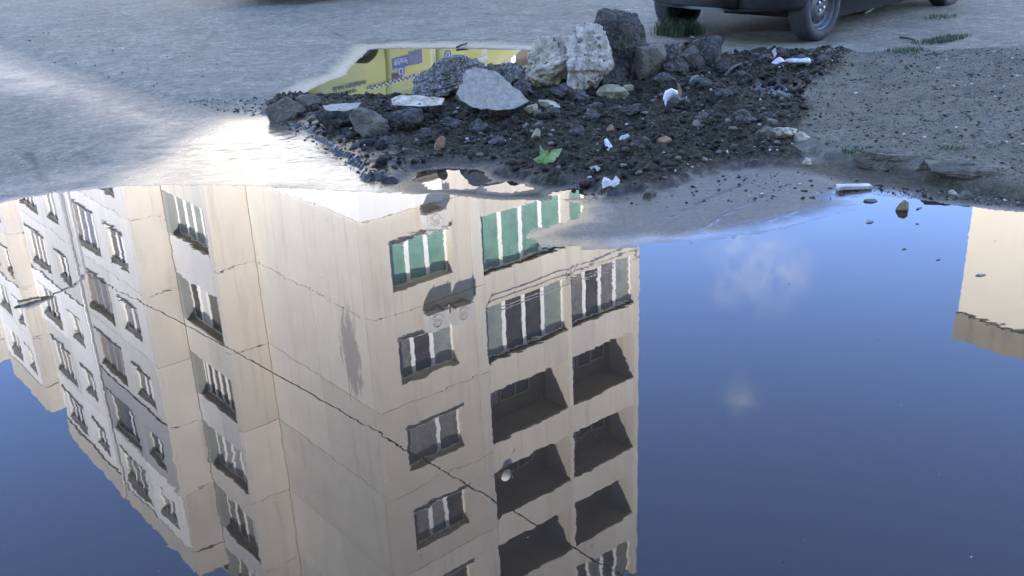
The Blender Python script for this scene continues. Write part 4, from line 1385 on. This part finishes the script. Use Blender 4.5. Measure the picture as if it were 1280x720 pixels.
def plate(px, lean, thick, kind, label, seed, name='asphalt_slab', edge='dark', foot=None, lift=.02, cat='rubble'):
    """a broken slab: the outline is laid on a plane that rises away from the viewer at `lean` degrees"""
    fx, fy = foot
    p0 = gp(fx, fy, hit(fx, fy)[2] + lift)
    a = math.radians(lean)
    nrm = np.array([0, -math.sin(a), math.cos(a)])
    o0 = np.array([0, 0, CAM_H])
    pts = []
    for (x, y) in px:
        v = pray(x, y); t = ((p0 - o0) @ nrm) / (v @ nrm); pts.append(o0 + v * t)
    r = np.random.default_rng(seed)
    # refine and roughen the outline
    ring = []
    for i in range(len(pts)):
        q, w = pts[i], pts[(i + 1) % len(pts)]
        m = max(2, int(np.linalg.norm(w - q) / .03))
        for k in range(m):
            t = k / m
            jit = r.normal(0, .006, 3) * (1 if k else .3)
            jit = jit - nrm * (jit @ nrm)
            ring.append(q * (1 - t) + w * t + jit)
    cen = np.mean(ring, 0)
    bm = bmesh.new()
    layers = []
    for (d_, sc) in ((0, .985), (.006, 1.0), (thick * .5, 1.02), (thick, .93)):
        layers.append([bm.verts.new(Vector(cen + (q - cen) * sc - nrm * d_ + (r.normal(0, .006, 3) if d_ > .007 else 0))) for q in ring])
    n = len(ring)
    for i in range(3):
        for k in range(n):
            bm.faces.new((layers[i][k], layers[i][(k + 1) % n], layers[i + 1][(k + 1) % n], layers[i + 1][k])).material_index = 1
    # top as fans of rings so that it can be slightly uneven
    prev = layers[0]
    bm.faces.new(prev[::-1])
    bm.faces.new(layers[3]).material_index = 1
    bmesh.ops.recalc_face_normals(bm, faces=bm.faces)
    me = bpy.data.meshes.new(name); bm.to_mesh(me); bm.free()
    base = Vector((cen[0], cen[1], cen[2]))
    me.transform(Matrix.Translation(-base))
    me.materials.append(RM[kind]); me.materials.append(RM[edge])
    o = link(name, me, None, None, loc=base)
    tag(o, label, cat)
    return o


rock(735, 112, 54, 76, 'pale', 'tall pale pitted concrete boulder standing upright in the heap', 14, .8, 10, (0, 5), 'concrete_boulder', 'boulder', .25, 5, 14, .09, .045, .93)
rock(772, 96, 72, 76, 'dark', 'tall black asphalt lump leaning behind the pale pitted boulder', 26, .6, 20, (4, 14), 'asphalt_lump', 'rubble', .25, 5, 12, .07, .035, .90)
rock(683, 106, 66, 52, 'grey', 'grey weathered concrete boulder left of the tall pale boulder', 35, .8, -10, (0, -10), 'concrete_boulder', 'boulder', .30, 5, 12, .09, .045, .95)
plate([(570, 117), (583, 87), (592, 83), (619, 88), (630, 96), (662, 127), (645, 135), (622, 138), (590, 134), (574, 125)], 42, .075, 'asphalt', 'large flat grey asphalt slab tilted towards the viewer', 5, foot=(612, 140), lift=.05)
rock(560, 118, 108, 40, 'gravelly', 'gravelly broken asphalt mass behind the large flat slab', 41, .5, 5, (0, -12), 'asphalt_lump', 'rubble', .35, 5, 12, .12, .06)
rock(628, 112, 60, 36, 'gravelly', 'pebbly asphalt lump showing above the large flat slab', 47, .6, 0, (0, 18), 'asphalt_lump', 'rubble', .35, 5, 12, .12, .06)
plate([(488, 124), (500, 119), (532, 120), (556, 123), (553, 131), (525, 133), (490, 131)], 14, .06, 'grey', 'long low slab with a pale worn top, left of the large slab', 6, foot=(520, 134), lift=.07)
plate([(403, 131), (436, 129), (452, 128), (447, 134), (430, 139), (408, 138)], 8, .07, 'asphalt', 'small flat asphalt slab with a bluish top at the left of the heap', 8, foot=(425, 140), lift=.07)
rock(463, 167, 54, 30, 'slate', 'rounded dark stone in the mud below the small flat slab', 53, .9, 15, (0, 5), 'rubble_stone', 'stone', .3)
rock(507, 165, 46, 28, 'dark', 'black lump between the rounded dark stone and the brown shard', 59, .8, 0, (0, 0), 'asphalt_lump', 'rubble', .35)
rock(358, 149, 52, 26, 'slate', 'low dark lump at the left tip of the heap', 61, .7, 0, (0, 4), 'asphalt_lump', 'rubble', .35)
rock(386, 134, 30, 16, 'slate', 'small dark lump behind the left tip of the heap', 67, .7, 0, (0, 4), 'asphalt_lump', 'rubble', .3)
rock(424, 158, 60, 22, 'dark', 'dark broken lump under the small bluish slab', 69, .5, 0, (0, 2), 'asphalt_lump', 'rubble', .4)
plate([(795, 58), (812, 54), (838, 47), (848, 52), (846, 60), (826, 62), (802, 64)], 20, .05, 'slate', 'thin dark slab lying beneath the car bumper', 9, foot=(822, 66), lift=.12)
rock(814, 93, 40, 34, 'slate', 'blocky dark stone with a flat grey face right of the black lump', 71, .8, 20, (0, 0), 'rubble_stone', 'stone', .2, 4, 8, .03, .02, .8)
rock(787, 96, 26, 34, 'dark', 'narrow upright dark stone beside the blocky stone', 73, .7, -15, (0, 8), 'rubble_stone', 'stone', .2, 4, 8, .04, .02)
rock(845, 92, 34, 26, 'dark', 'dark crumbling clod below the thin slab', 79, .8, 0, (0, 0), 'soil_clod', 'clod', .3, 4, 16, .14, .06)
rock(765, 108, 46, 24, 'dark', 'dark clod at the foot of the black asphalt lump', 83, .8, 0, (0, 0), 'soil_clod', 'clod', .3, 4, 16, .14, .06)
rock(768, 122, 44, 16, 'sand', 'flat sandy lump below the tall pale boulder', 89, .7, 0, (0, 0), 'rubble_stone', 'stone', .4, 4, 10, .08)
rock(784, 115, 18, 10, 'sand', 'small sandy shard beside the flat sandy lump', 97, .5, 35, (10, 0), 'rubble_stone', 'stone', .2, 3, 8, .04)
rock(687, 134, 30, 9, 'grey', 'long thin grey stone by the corner of the large slab', 101, .5, 0, (0, 20), 'rubble_stone', 'stone', .2, 3, 8, .04)
rock(664, 138, 17, 9, 'sand', 'yellowish pebble at the right corner of the large slab', 103, .8, 0, (0, 0), 'pebble', 'pebble', .2, 3)
rock(550, 187, 13, 17, 'brown', 'pointed brown shard standing in the mud', 107, .5, 20, (0, 15), 'rubble_stone', 'stone', .2, 3, 8, .04)
rock(671, 172, 11, 12, 'sand', 'tan pebble in the middle of the dark soil', 109, .7, 0, (0, 15), 'pebble', 'pebble', .2, 3)
rock(849, 122, 7, 19, 'brown', 'narrow brown stone lying end on in the soil', 113, .8, 0, (0, -15), 'pebble', 'pebble', .1, 3)
rock(763, 164, 10, 9, 'brown', 'small reddish stone in the dark soil', 127, .8, 0, (0, 0), 'pebble', 'pebble', .2, 3)
rock(832, 178, 18, 8, 'brown', 'flat brown stone right of the white scraps', 131, .7, 0, (0, 5), 'pebble', 'pebble', .2, 3)
rock(745, 213, 16, 6, 'grey', 'grey pebble at the wet foot of the heap', 137, .8, 0, (0, 0), 'pebble', 'pebble', .2, 3)
rock(812, 246, 20, 11, 'slate', 'dark stone at the water edge right of the white scrap', 139, .6, 20, (0, -10), 'rubble_stone', 'stone', .2, 3)
rock(1129, 263, 17, 14, 'brown', 'brown stone standing in the water near the right bank', 149, .8, 10, (0, 0), 'rubble_stone', 'stone', .3, 4, 10, .05)
rock(1010, 206, 13, 11, 'grey', 'single grey pebble on the wet mud right of the heap', 151, .8, 0, (0, 0), 'pebble', 'pebble', .2, 3)
rock(982, 172, 34, 15, 'grey', 'pale crumbled concrete lump at the right foot of the heap', 157, .8, 0, (0, 0), 'concrete_lump', 'rubble', .3, 4, 12, .1)
rock(1003, 176, 22, 12, 'grey', 'smaller pale concrete lump right of the crumbled one', 163, .8, 0, (0, 0), 'concrete_lump', 'rubble', .3, 4, 12, .1)
rock(958, 170, 26, 12, 'slate', 'dull concrete lump left of the crumbled pale one', 167, .8, 0, (0, 0), 'concrete_lump', 'rubble', .3, 4, 12, .1)
rock(1115, 204, 90, 13, 'slate', 'broken kerb stone with moss at the left of the bank', 173, .5, -8, (0, 4), 'kerb_stone', 'kerb stone', .6, 5, 12, .06, .035, .9)
rock(1212, 218, 96, 14, 'slate', 'long pale kerb stone along the right bank', 179, .5, -12, (0, 4), 'kerb_stone', 'kerb stone', .6, 5, 12, .06, .035, .9)
rock(1162, 212, 30, 18, 'slate', 'short kerb fragment between the two kerb stones', 181, .7, -8, (0, 4), 'kerb_stone', 'kerb stone', .4, 4, 10, .08)
rock(1208, 248, 22, 12, 'slate', 'flat slate coloured stone at the right water edge', 183, .7, 0, (0, 0), 'rubble_stone', 'stone', .4, 3)
rock(1192, 243, 11, 7, 'pale', 'pinkish pale pebble at the right water edge', 187, .7, 0, (0, 0), 'pebble', 'pebble', .2, 3)
rock(1090, 253, 18, 5, 'slate', 'flat dark stone lying in the shallow water', 191, .7, 0, (0, 0), 'rubble_stone', 'stone', .3, 3)

r_ = np.random.default_rng(77)
for k, (x, y, w_, h_) in enumerate([(800, 68, 40, 22), (838, 80, 32, 24), (862, 88, 36, 26), (884, 78, 38, 32), (902, 92, 28, 18), (832, 108, 32, 18), (876, 112, 28, 16), (702, 124, 32, 18), (725, 132, 28, 16), (640, 154, 26, 14),
                                    (598, 164, 28, 14), (562, 160, 26, 14), (792, 144, 28, 15), (905, 124, 26, 13), (930, 104, 26, 14), (952, 122, 24, 12), (484, 182, 22, 12), (622, 182, 24, 12), (722, 166, 24, 12), (802, 184, 26, 13),
                                    (882, 154, 26, 13), (932, 152, 28, 14), (655, 118, 26, 16), (740, 150, 24, 13), (850, 136, 26, 14), (530, 172, 22, 12), (965, 150, 22, 11), (690, 146, 22, 12), (1000, 82, 30, 12), (1030, 80, 26, 10), (960, 78, 26, 12)]):
    rock(x, y, w_, h_, 'dark', 'black crumbling soil clod lying among the rubble of the heap', 300 + k, .8, float(r_.uniform(-60, 60)), (0, 0), 'soil_clod', 'clod', .3, 3, 16, .15, .07, group='black clods in the heap')

# soil lumps and gravel: far too many to count
ICO = None


def scatter(name, m, pts, sizes, seed, flat=.75, mats=None, idx=None):
    r = np.random.default_rng(seed)
    bm = bmesh.new(); bmesh.ops.create_icosphere(bm, subdivisions=1, radius=1.0)
    base = np.array([v.co[:] for v in bm.verts]); fc = np.array([[v.index for v in f.verts] for f in bm.faces]); bm.free()
    N, nv = len(pts), len(base)
    rad = 1 + r.uniform(-.32, .28, (N, nv))
    v = base[None] * rad[..., None]
    sc = np.stack([r.uniform(.75, 1.3, N), r.uniform(.75, 1.2, N), r.uniform(.55, 1.0, N) * flat], 1)
    v = v * sc[:, None, :] * np.asarray(sizes)[:, None, None]
    an = r.uniform(0, 2 * np.pi, N); c, s = np.cos(an), np.sin(an)
    tl = r.normal(0, .5, N); ct, s2 = np.cos(tl), np.sin(tl)
    y, z = v[..., 1] * ct[:, None] - v[..., 2] * s2[:, None], v[..., 1] * s2[:, None] + v[..., 2] * ct[:, None]
    x = v[..., 0]
    v = np.stack([x * c[:, None] - y * s[:, None], x * s[:, None] + y * c[:, None], z], -1) + np.asarray(pts)[:, None, :]
    f = (fc[None] + (np.arange(N) * nv)[:, None, None]).reshape(-1, 3)
    me = bpy.data.meshes.new(name)
    co = v.reshape(-1, 3)
    me.vertices.add(len(co)); me.vertices.foreach_set('co', co.ravel())
    me.loops.add(f.size); me.loops.foreach_set('vertex_index', f.ravel().astype(np.int32))
    me.polygons.add(len(f)); me.polygons.foreach_set('loop_start', np.arange(0, f.size, 3, dtype=np.int32))
    for mm in (mats or [m]):
        me.materials.append(mm)
    if idx is not None:
        me.polygons.foreach_set('material_index', np.repeat(np.asarray(idx, dtype=np.int32), len(fc)))
    me.update(calc_edges=True)
    o = link(name, me)
    tag(o, kind='stuff')
    return o


SOILM = [rock_mat('clod_black', (0.011, 0.010, 0.007), (0.038, 0.033, 0.024), scale=30., bscale=90.), rock_mat('clod_brown', (0.030, 0.024, 0.015), (0.085, 0.067, 0.042), scale=30., bscale=90.),
         rock_mat('clod_grey', (0.095, 0.093, 0.075), (0.247, 0.231, 0.180), scale=30., bscale=90.), simple('chip_pale', (.42, .40, .37), .8, var=.2, scale=30)]


def sample(poly, n, seed, lim=None):
    r = np.random.default_rng(seed)
    lo, hi = poly.min(0), poly.max(0)
    out = []
    while len(out) < n:
        p = r.uniform(lo, hi, (n * 2, 2))
        p = p[sdf(p[:, 0], p[:, 1], poly) < (lim or 0)]
        out += list(p)
    return np.array(out[:n])


p = sample(HEAP, 8000, 21, -.02)
F_ = ground_fields(p[:, 0], p[:, 1])
sz = .0045 + .020 * np.random.default_rng(5).random(len(p)) ** 3.0 + (np.random.default_rng(6).random(len(p)) > .975) * .024 * np.random.default_rng(16).uniform(.4, 1.3, len(p))
keep = (F_[0] > -.004) & (F_[2] > .3) & (F_[6] > -.0)
p, zz, sz = p[keep], F_[0][keep], sz[keep]
ii = np.random.default_rng(8).choice([0, 1, 2, 3], len(p), p=[.60, .27, .095, .035])
sz = np.where(ii == 3, np.minimum(sz, .010), sz)
o = scatter('soil_clods', None, np.stack([p[:, 0], p[:, 1], zz + sz * .25], 1), sz, 31, .8, SOILM, ii)
tag(o, 'loose black soil crumbs and clods strewn over the heap', 'soil')

BANK2 = np.vstack([W([(1000, 190), (1060, 198), (1130, 216), (1200, 234), (1285, 250), (1330, 240), (1330, 70), (1130, 74), (1010, 74), (1010, 120)])])
p = sample(BANK2, 9000, 22)
F_ = ground_fields(p[:, 0], p[:, 1])
sz = .0022 + .012 * np.random.default_rng(15).random(len(p)) ** 5.5
ii = np.random.default_rng(18).choice([0, 1, 2, 3], len(p), p=[.03, .20, .755, .015])
keep = F_[0] > 0
o = scatter('gravel', None, np.stack([p[keep, 0], p[keep, 1], F_[0][keep] + sz[keep] * .2], 1), sz[keep], 33, .7, SOILM, ii[keep])
tag(o, 'fine grey gravel pressed into the right bank', 'gravel')

EDGE = W([(235, 131), (330, 126), (345, 141), (400, 168), (470, 214), (500, 232), (470, 235), (400, 190), (340, 152), (260, 139)])
p = np.vstack([sample(EDGE, 520, 24), sample(W([(690, 238), (760, 242), (840, 238), (900, 222), (1000, 214), (1120, 236), (1090, 250), (1000, 250), (850, 262), (720, 252)]), 170, 25),
               sample(W([(0, 60), (240, 134), (330, 128), (345, 100), (200, 60), (60, 30)]), 130, 26), sample(W([(1060, 228), (1280, 250), (1280, 262), (1130, 247)]), 260, 27)])
F_ = ground_fields(p[:, 0], p[:, 1])
sz = .0030 + .0095 * np.random.default_rng(25).random(len(p)) ** 3.5
ii = np.random.default_rng(28).choice([0, 1, 2, 3], len(p), p=[.50, .22, .22, .06])
keep = F_[0] > .0005
o = scatter('grit', None, np.stack([p[keep, 0], p[keep, 1], F_[0][keep] + sz[keep] * .2], 1), sz[keep], 35, .7, SOILM, ii[keep])
tag(o, 'scattered black grit along the water edge and asphalt', 'grit')

r_ = np.random.default_rng(91)
p = np.stack([r_.uniform(-2.2, 2.4, 260), r_.uniform(1.6, 4.6, 260)], 1)
F_ = ground_fields(p[:, 0], p[:, 1])
keep = F_[6] < -.03
sz = .0008 + .0022 * r_.random(len(p)) ** 3
o = scatter('floating_specks', None, np.stack([p[keep, 0], p[keep, 1], np.full(keep.sum(), .0006)], 1), sz[keep], 41, .35, SOILM, r_.choice([1, 2, 3], keep.sum(), p=[.4, .4, .2]))
tag(o, 'tiny specks of dust and seeds floating on the puddle', 'dust')

# ------------------------------------------------------------------ litter and plants
PLAST = simple('litter_white_plastic', (.45, .45, .45), .45, var=.35, scale=20)
PAPER = simple('litter_paper', (.50, .46, .40), .8, var=.2, scale=20)
WOOD = simple('weathered_wood', (.42, .40, .37), .8, var=.3, scale=25, bump=.4)
TWIG = simple('twig_brown', (.05, .04, .03), .8, var=.3, scale=20)
LEAFG = simple('leaf_green', (.13, .21, .035), .55, var=.4, scale=25)
LEAFD = simple('leaf_wet_brown', (.06, .06, .04), .4, var=.3, scale=25)
GRASS = simple('grass_green', (.055, .088, .032), .6, var=.35, scale=30)


def on_ground(x, y, extra=0.):
    p = hit(x, y)
    p[2] += extra
    return p


def sheet(name, x, y, pts, m, label, cat, thick=.003, fold=.012, seed=1, rz=0., lift=.008, tip=0.):
    """a crumpled scrap: outline in metres, folded and given thickness"""
    r = np.random.default_rng(seed)
    n = len(pts)
    vs = [np.array([a, b * math.cos(tip), r.normal(0, fold) + fold + b * math.sin(tip)]) for (a, b) in pts]
    mid = [np.array([a * .5 + r.normal(0, .004), b * .5 * math.cos(tip), r.normal(0, fold) + fold * 2 + b * .5 * math.sin(tip)]) for (a, b) in pts]
    c = np.array([0, 0, fold * 1.5])
    bm = bmesh.new()
    lay = []
    for d_ in (0, -thick):
        A_ = [bm.verts.new(Vector(v + [0, 0, d_])) for v in vs]; B_ = [bm.verts.new(Vector(v + [0, 0, d_])) for v in mid]; C_ = bm.verts.new(Vector(c + [0, 0, d_]))
        for k in range(n):
            j = (k + 1) % n
            bm.faces.new((A_[k], A_[j], B_[j], B_[k])); bm.faces.new((B_[k], B_[j], C_))
        lay.append(A_)
    for k in range(n):
        j = (k + 1) % n
        bm.faces.new((lay[0][k], lay[1][k], lay[1][j], lay[0][j]))
    bmesh.ops.recalc_face_normals(bm, faces=bm.faces)
    me = bpy.data.meshes.new(name); bm.to_mesh(me); bm.free()
    p = on_ground(x, y)
    o = link(name, me, m, None, loc=(p[0], p[1], p[2] + lift), rot=(0, 0, rz))
    tag(o, label, cat)
    return o


# crushed plastic bottle: neck, waist and body
p = on_ground(985, 86)
b_ = empty('crushed_bottle', (p[0], p[1], p[2] + .02), math.radians(-8))
tag(b_, 'crushed white plastic bottle lying in the mud by the kerb', 'bottle')
mb = MB(); n = 14
for i, (x, r1, r2, zz, yy) in enumerate([(-.02, .012, .010, .03, .0), (.0, .026, .018, .028, .0), (.05, .032, .020, .026, .004), (.09, .030, .016, .024, .0), (.13, .034, .022, .026, -.003), (.15, .028, .018, .026, 0), (.158, .010, .006, .026, 0)]):
    for k in range(n):
        t = 2 * math.pi * k / n
        mb.v.append((x, yy + r1 * math.cos(t), zz + r2 * math.sin(t) + .003 * math.sin(3 * t + i)))
    if i:
        for k in range(n):
            mb.f.append(((i - 1) * n + k, (i - 1) * n + (k + 1) % n, i * n + (k + 1) % n, i * n + k))
mb.f += [tuple(range(n)), tuple(range(6 * n, 7 * n))]
mb.build('bottle_body', PLAST, b_, True)
mb = MB(); r = np.random.default_rng(4)
fan = [(-.01, 0, .02), (-.05, .03, .05), (-.10, .015, .035), (-.125, -.01, .02), (-.09, -.03, .012), (-.04, -.03, .03), (-.07, 0, .06)]
mb.add(fan, [(0, 1, 6), (1, 2, 6), (2, 3, 6), (3, 4, 6), (4, 5, 6), (5, 0, 6), (0, 5, 4, 3, 2, 1)])
mb.build('torn_end', PLAST, b_)
mb = MB(); mb.add([(-.10, .01, .05), (-.12, .02, .10), (-.095, .018, .12), (-.085, .012, .08), (-.10, .022, .055), (-.12, .030, .10), (-.095, .026, .12), (-.085, .022, .08)], [(0, 1, 2, 3), (7, 6, 5, 4), (0, 4, 5, 1), (1, 5, 6, 2), (2, 6, 7, 3), (3, 7, 4, 0)])
mb.build('torn_flap', PLAST, b_)

# curled plastic cup rim
mb = MB(); n = 10
cur = [(-.035, -.06, .0), (-.045, -.02, .035), (-.03, .03, .07), (.01, .05, .085), (.045, .03, .07), (.05, .0, .05)]
p = on_ground(838, 140)
pts = [np.array([a, b * .35, c + .0]) for (a, b, c) in cur]
vs = []
for i, q in enumerate(pts):
    w_ = [.018, .022, .024, .024, .022, .014][i]
    vs += [tuple(q + [-.0, -.018, w_ * .6]), tuple(q + [0, .018, w_]), tuple(q + [.012, .018, -w_ * .6]), tuple(q + [.012, -.018, -w_])]
fs = []
for i in range(len(pts) - 1):
    for k in range(4):
        fs.append((i * 4 + k, i * 4 + (k + 1) % 4, (i + 1) * 4 + (k + 1) % 4, (i + 1) * 4 + k))
fs += [(0, 1, 2, 3), tuple(range(20, 24))]
mb.add(vs, fs)
o = mb.build('plastic_scrap', PLAST, None, True, loc=(p[0], p[1], p[2] + .025)); tag(o, 'curled white plastic scrap on the dark soil', 'litter')

sheet('leaf', 685, 202, [(-.085, -.035), (-.04, -.03), (.02, -.045), (.055, .0), (.09, .06), (.05, .055), (.02, .03), (.0, .02), (-.02, .07), (-.035, .05), (-.04, .01)], LEAFG, 'bright green leaf lying on the mud in front', 'leaf', .003, .010, 3, .15, .012, .55)
sheet('plastic_scrap', 761, 186, [(-.012, -.04), (.012, -.035), (.02, .0), (.005, .05), (-.015, .04), (-.02, 0)], PLAST, 'narrow white scrap upright in the soil', 'litter', .003, .006, 7, .4, .01, .9)
sheet('plastic_scrap', 781, 175, [(-.035, -.008), (.0, -.004), (.035, .012), (.03, .022), (.0, .012), (-.03, .003)], PLAST, 'thin white sliver right of the narrow scrap', 'litter', .003, .004, 8, .3, .012, .3)
sheet('paper_scrap', 764, 233, [(-.045, -.02), (-.01, -.012), (.03, -.02), (.045, .01), (.03, .035), (.012, .02), (-.012, .02), (-.03, .04), (-.046, .012)], PAPER, 'pale paper scrap at the foot of the heap by the water', 'litter', .003, .008, 9, .1, .008, .6)
sheet('leaf', 1225, 344.5, [(-.022, -.004), (-.008, -.012), (.012, -.010), (.024, .002), (.010, .010), (-.010, .010)], LEAFD, 'small dark leaf afloat on the cream reflection', 'leaf', .002, .0015, 10, .1, .001)
sheet('leaf', 1086, 278, [(-.02, -.006), (.0, -.014), (.022, -.006), (.018, .006), (-.004, .012)], LEAFD, 'dark leaf afloat near the brown stone, left one', 'leaf', .002, .0015, 12, .4, .001)
sheet('leaf', 1149, 261, [(-.022, -.006), (.0, -.010), (.024, .004), (.01, .010), (-.012, .006)], LEAFD, 'dark leaf afloat right of the brown stone', 'leaf', .002, .0015, 13, .4, .001)
for (x, y, lb) in [(1130, 312, 'tiny floating speck upper left of the cream reflection'), (1172, 325, 'tiny floating speck just left of the cream reflection'), (1146, 280, 'tiny floating speck below the brown stone')]:
    sheet('leaf_speck', x, y, [(-.008, -.004), (.006, -.007), (.010, .003), (-.003, .006)], LEAFD, lb, 'leaf', .002, .001, int(x), .2, .0008)

p = on_ground(1067, 237)
mb = MB(); mb.box(-.085, .085, -.02, .02, -.006, .014)
o = mb.build('wood_scrap', WOOD, None, loc=(p[0], p[1], p[2] + .010), rot=(0.05, .06, .12)); tag(o, 'pale weathered board scrap at the edge of the inlet', 'wood')
md = o.modifiers.new('bevel', 'BEVEL'); md.width = .004; md.segments = 2


def twig(pix, rad, label, m=TWIG, lift=.006, name='twig'):
    pts = [on_ground(x, y) + np.array([0, 0, rad + lift * (1 if 0 < i < len(pix) - 1 else .4)]) for i, (x, y) in enumerate(pix)]
    o = MB().tube(pts, [rad * (1 - .35 * i / (len(pts) - 1)) for i in range(len(pts))], 6).build(name, m, None, True)
    tag(o, label, 'twig')


twig([(1125, 48.5), (1134, 50), (1144, 52.5)], .011, 'dark stick beside the grass patch on the right')
twig([(1072, 16), (1086, 12), (1102, 9)], .010, 'pale stick in the shade beside the parked car', WOOD)
twig([(1082, 18), (1088, 15), (1092, 12)], .012, 'short pale stick crossing the other beside the car', WOOD)
twig([(571, 61), (577, 58.5), (584, 56)], .010, 'dark twig at the far edge of the back puddle')
twig([(905, 100), (915, 92), (926, 84)], .012, 'dark stick leaning in the mud right of the heap', lift=.03)
twig([(1155, 70.5), (1165, 70), (1178, 68.5)], .006, 'thin brown twig on the gravel below the grass')


def tuft(name, spots, label, h0, n, seed, spread):
    r = np.random.default_rng(seed)
    root = MB()
    for (x, y, k) in spots:
        c = on_ground(x, y)
        for _ in range(int(n * k)):
            a = r.uniform(0, 2 * np.pi); d_ = spread * math.sqrt(r.random())
            bx, by = c[0] + d_ * math.cos(a) * 1.6, c[1] + d_ * math.sin(a)
            h = h0 * r.uniform(.4, 1.1); ln = h * r.uniform(.2, .9); w = .0022 + .0018 * r.random()
            t = r.uniform(0, 2 * np.pi); dx, dy = math.cos(t), math.sin(t)
            p0 = np.array([bx, by, c[2] - .004]); p1 = p0 + [dx * ln * .35, dy * ln * .35, h * .7]; p2 = p0 + [dx * ln, dy * ln, h]
            s_ = np.array([-dy, dx, 0]) * w
            root.add([p0 - s_, p0 + s_, p1 + s_ * .8, p1 - s_ * .8, p2], [(0, 1, 2, 3), (3, 2, 4)])
    me = root.mesh(name, False)
    o = link(name, me, GRASS)
    tag(o, label, 'grass', kind='stuff')
    return o


tuft('grass', [(835, 44, 1), (848, 46, 1), (860, 44, .8), (826, 42, .6), (868, 42, .4)], 'green grass tuft growing under the car bumper', .16, 150, 3, .07)
tuft('grass', [(1160, 54, .6), (1172, 52, 1), (1183, 49, 1), (1195, 46, .6), (1138, 63, .7), (1128, 65, .6), (1170, 23, .3), (1180, 21, .3)], 'low grass patch on the gravel at the upper right', .035, 220, 4, .09)
tuft('grass', [(1070, 190, .7), (1082, 194, .7), (1190, 186, .4), (1090, 187, .3)], 'short moss and grass on the broken kerb', .025, 140, 5, .05)
tuft('grass', [(660, 90, 1), (650, 88, .6)], 'pale green weed beside the grey boulder', .05, 100, 6, .06)
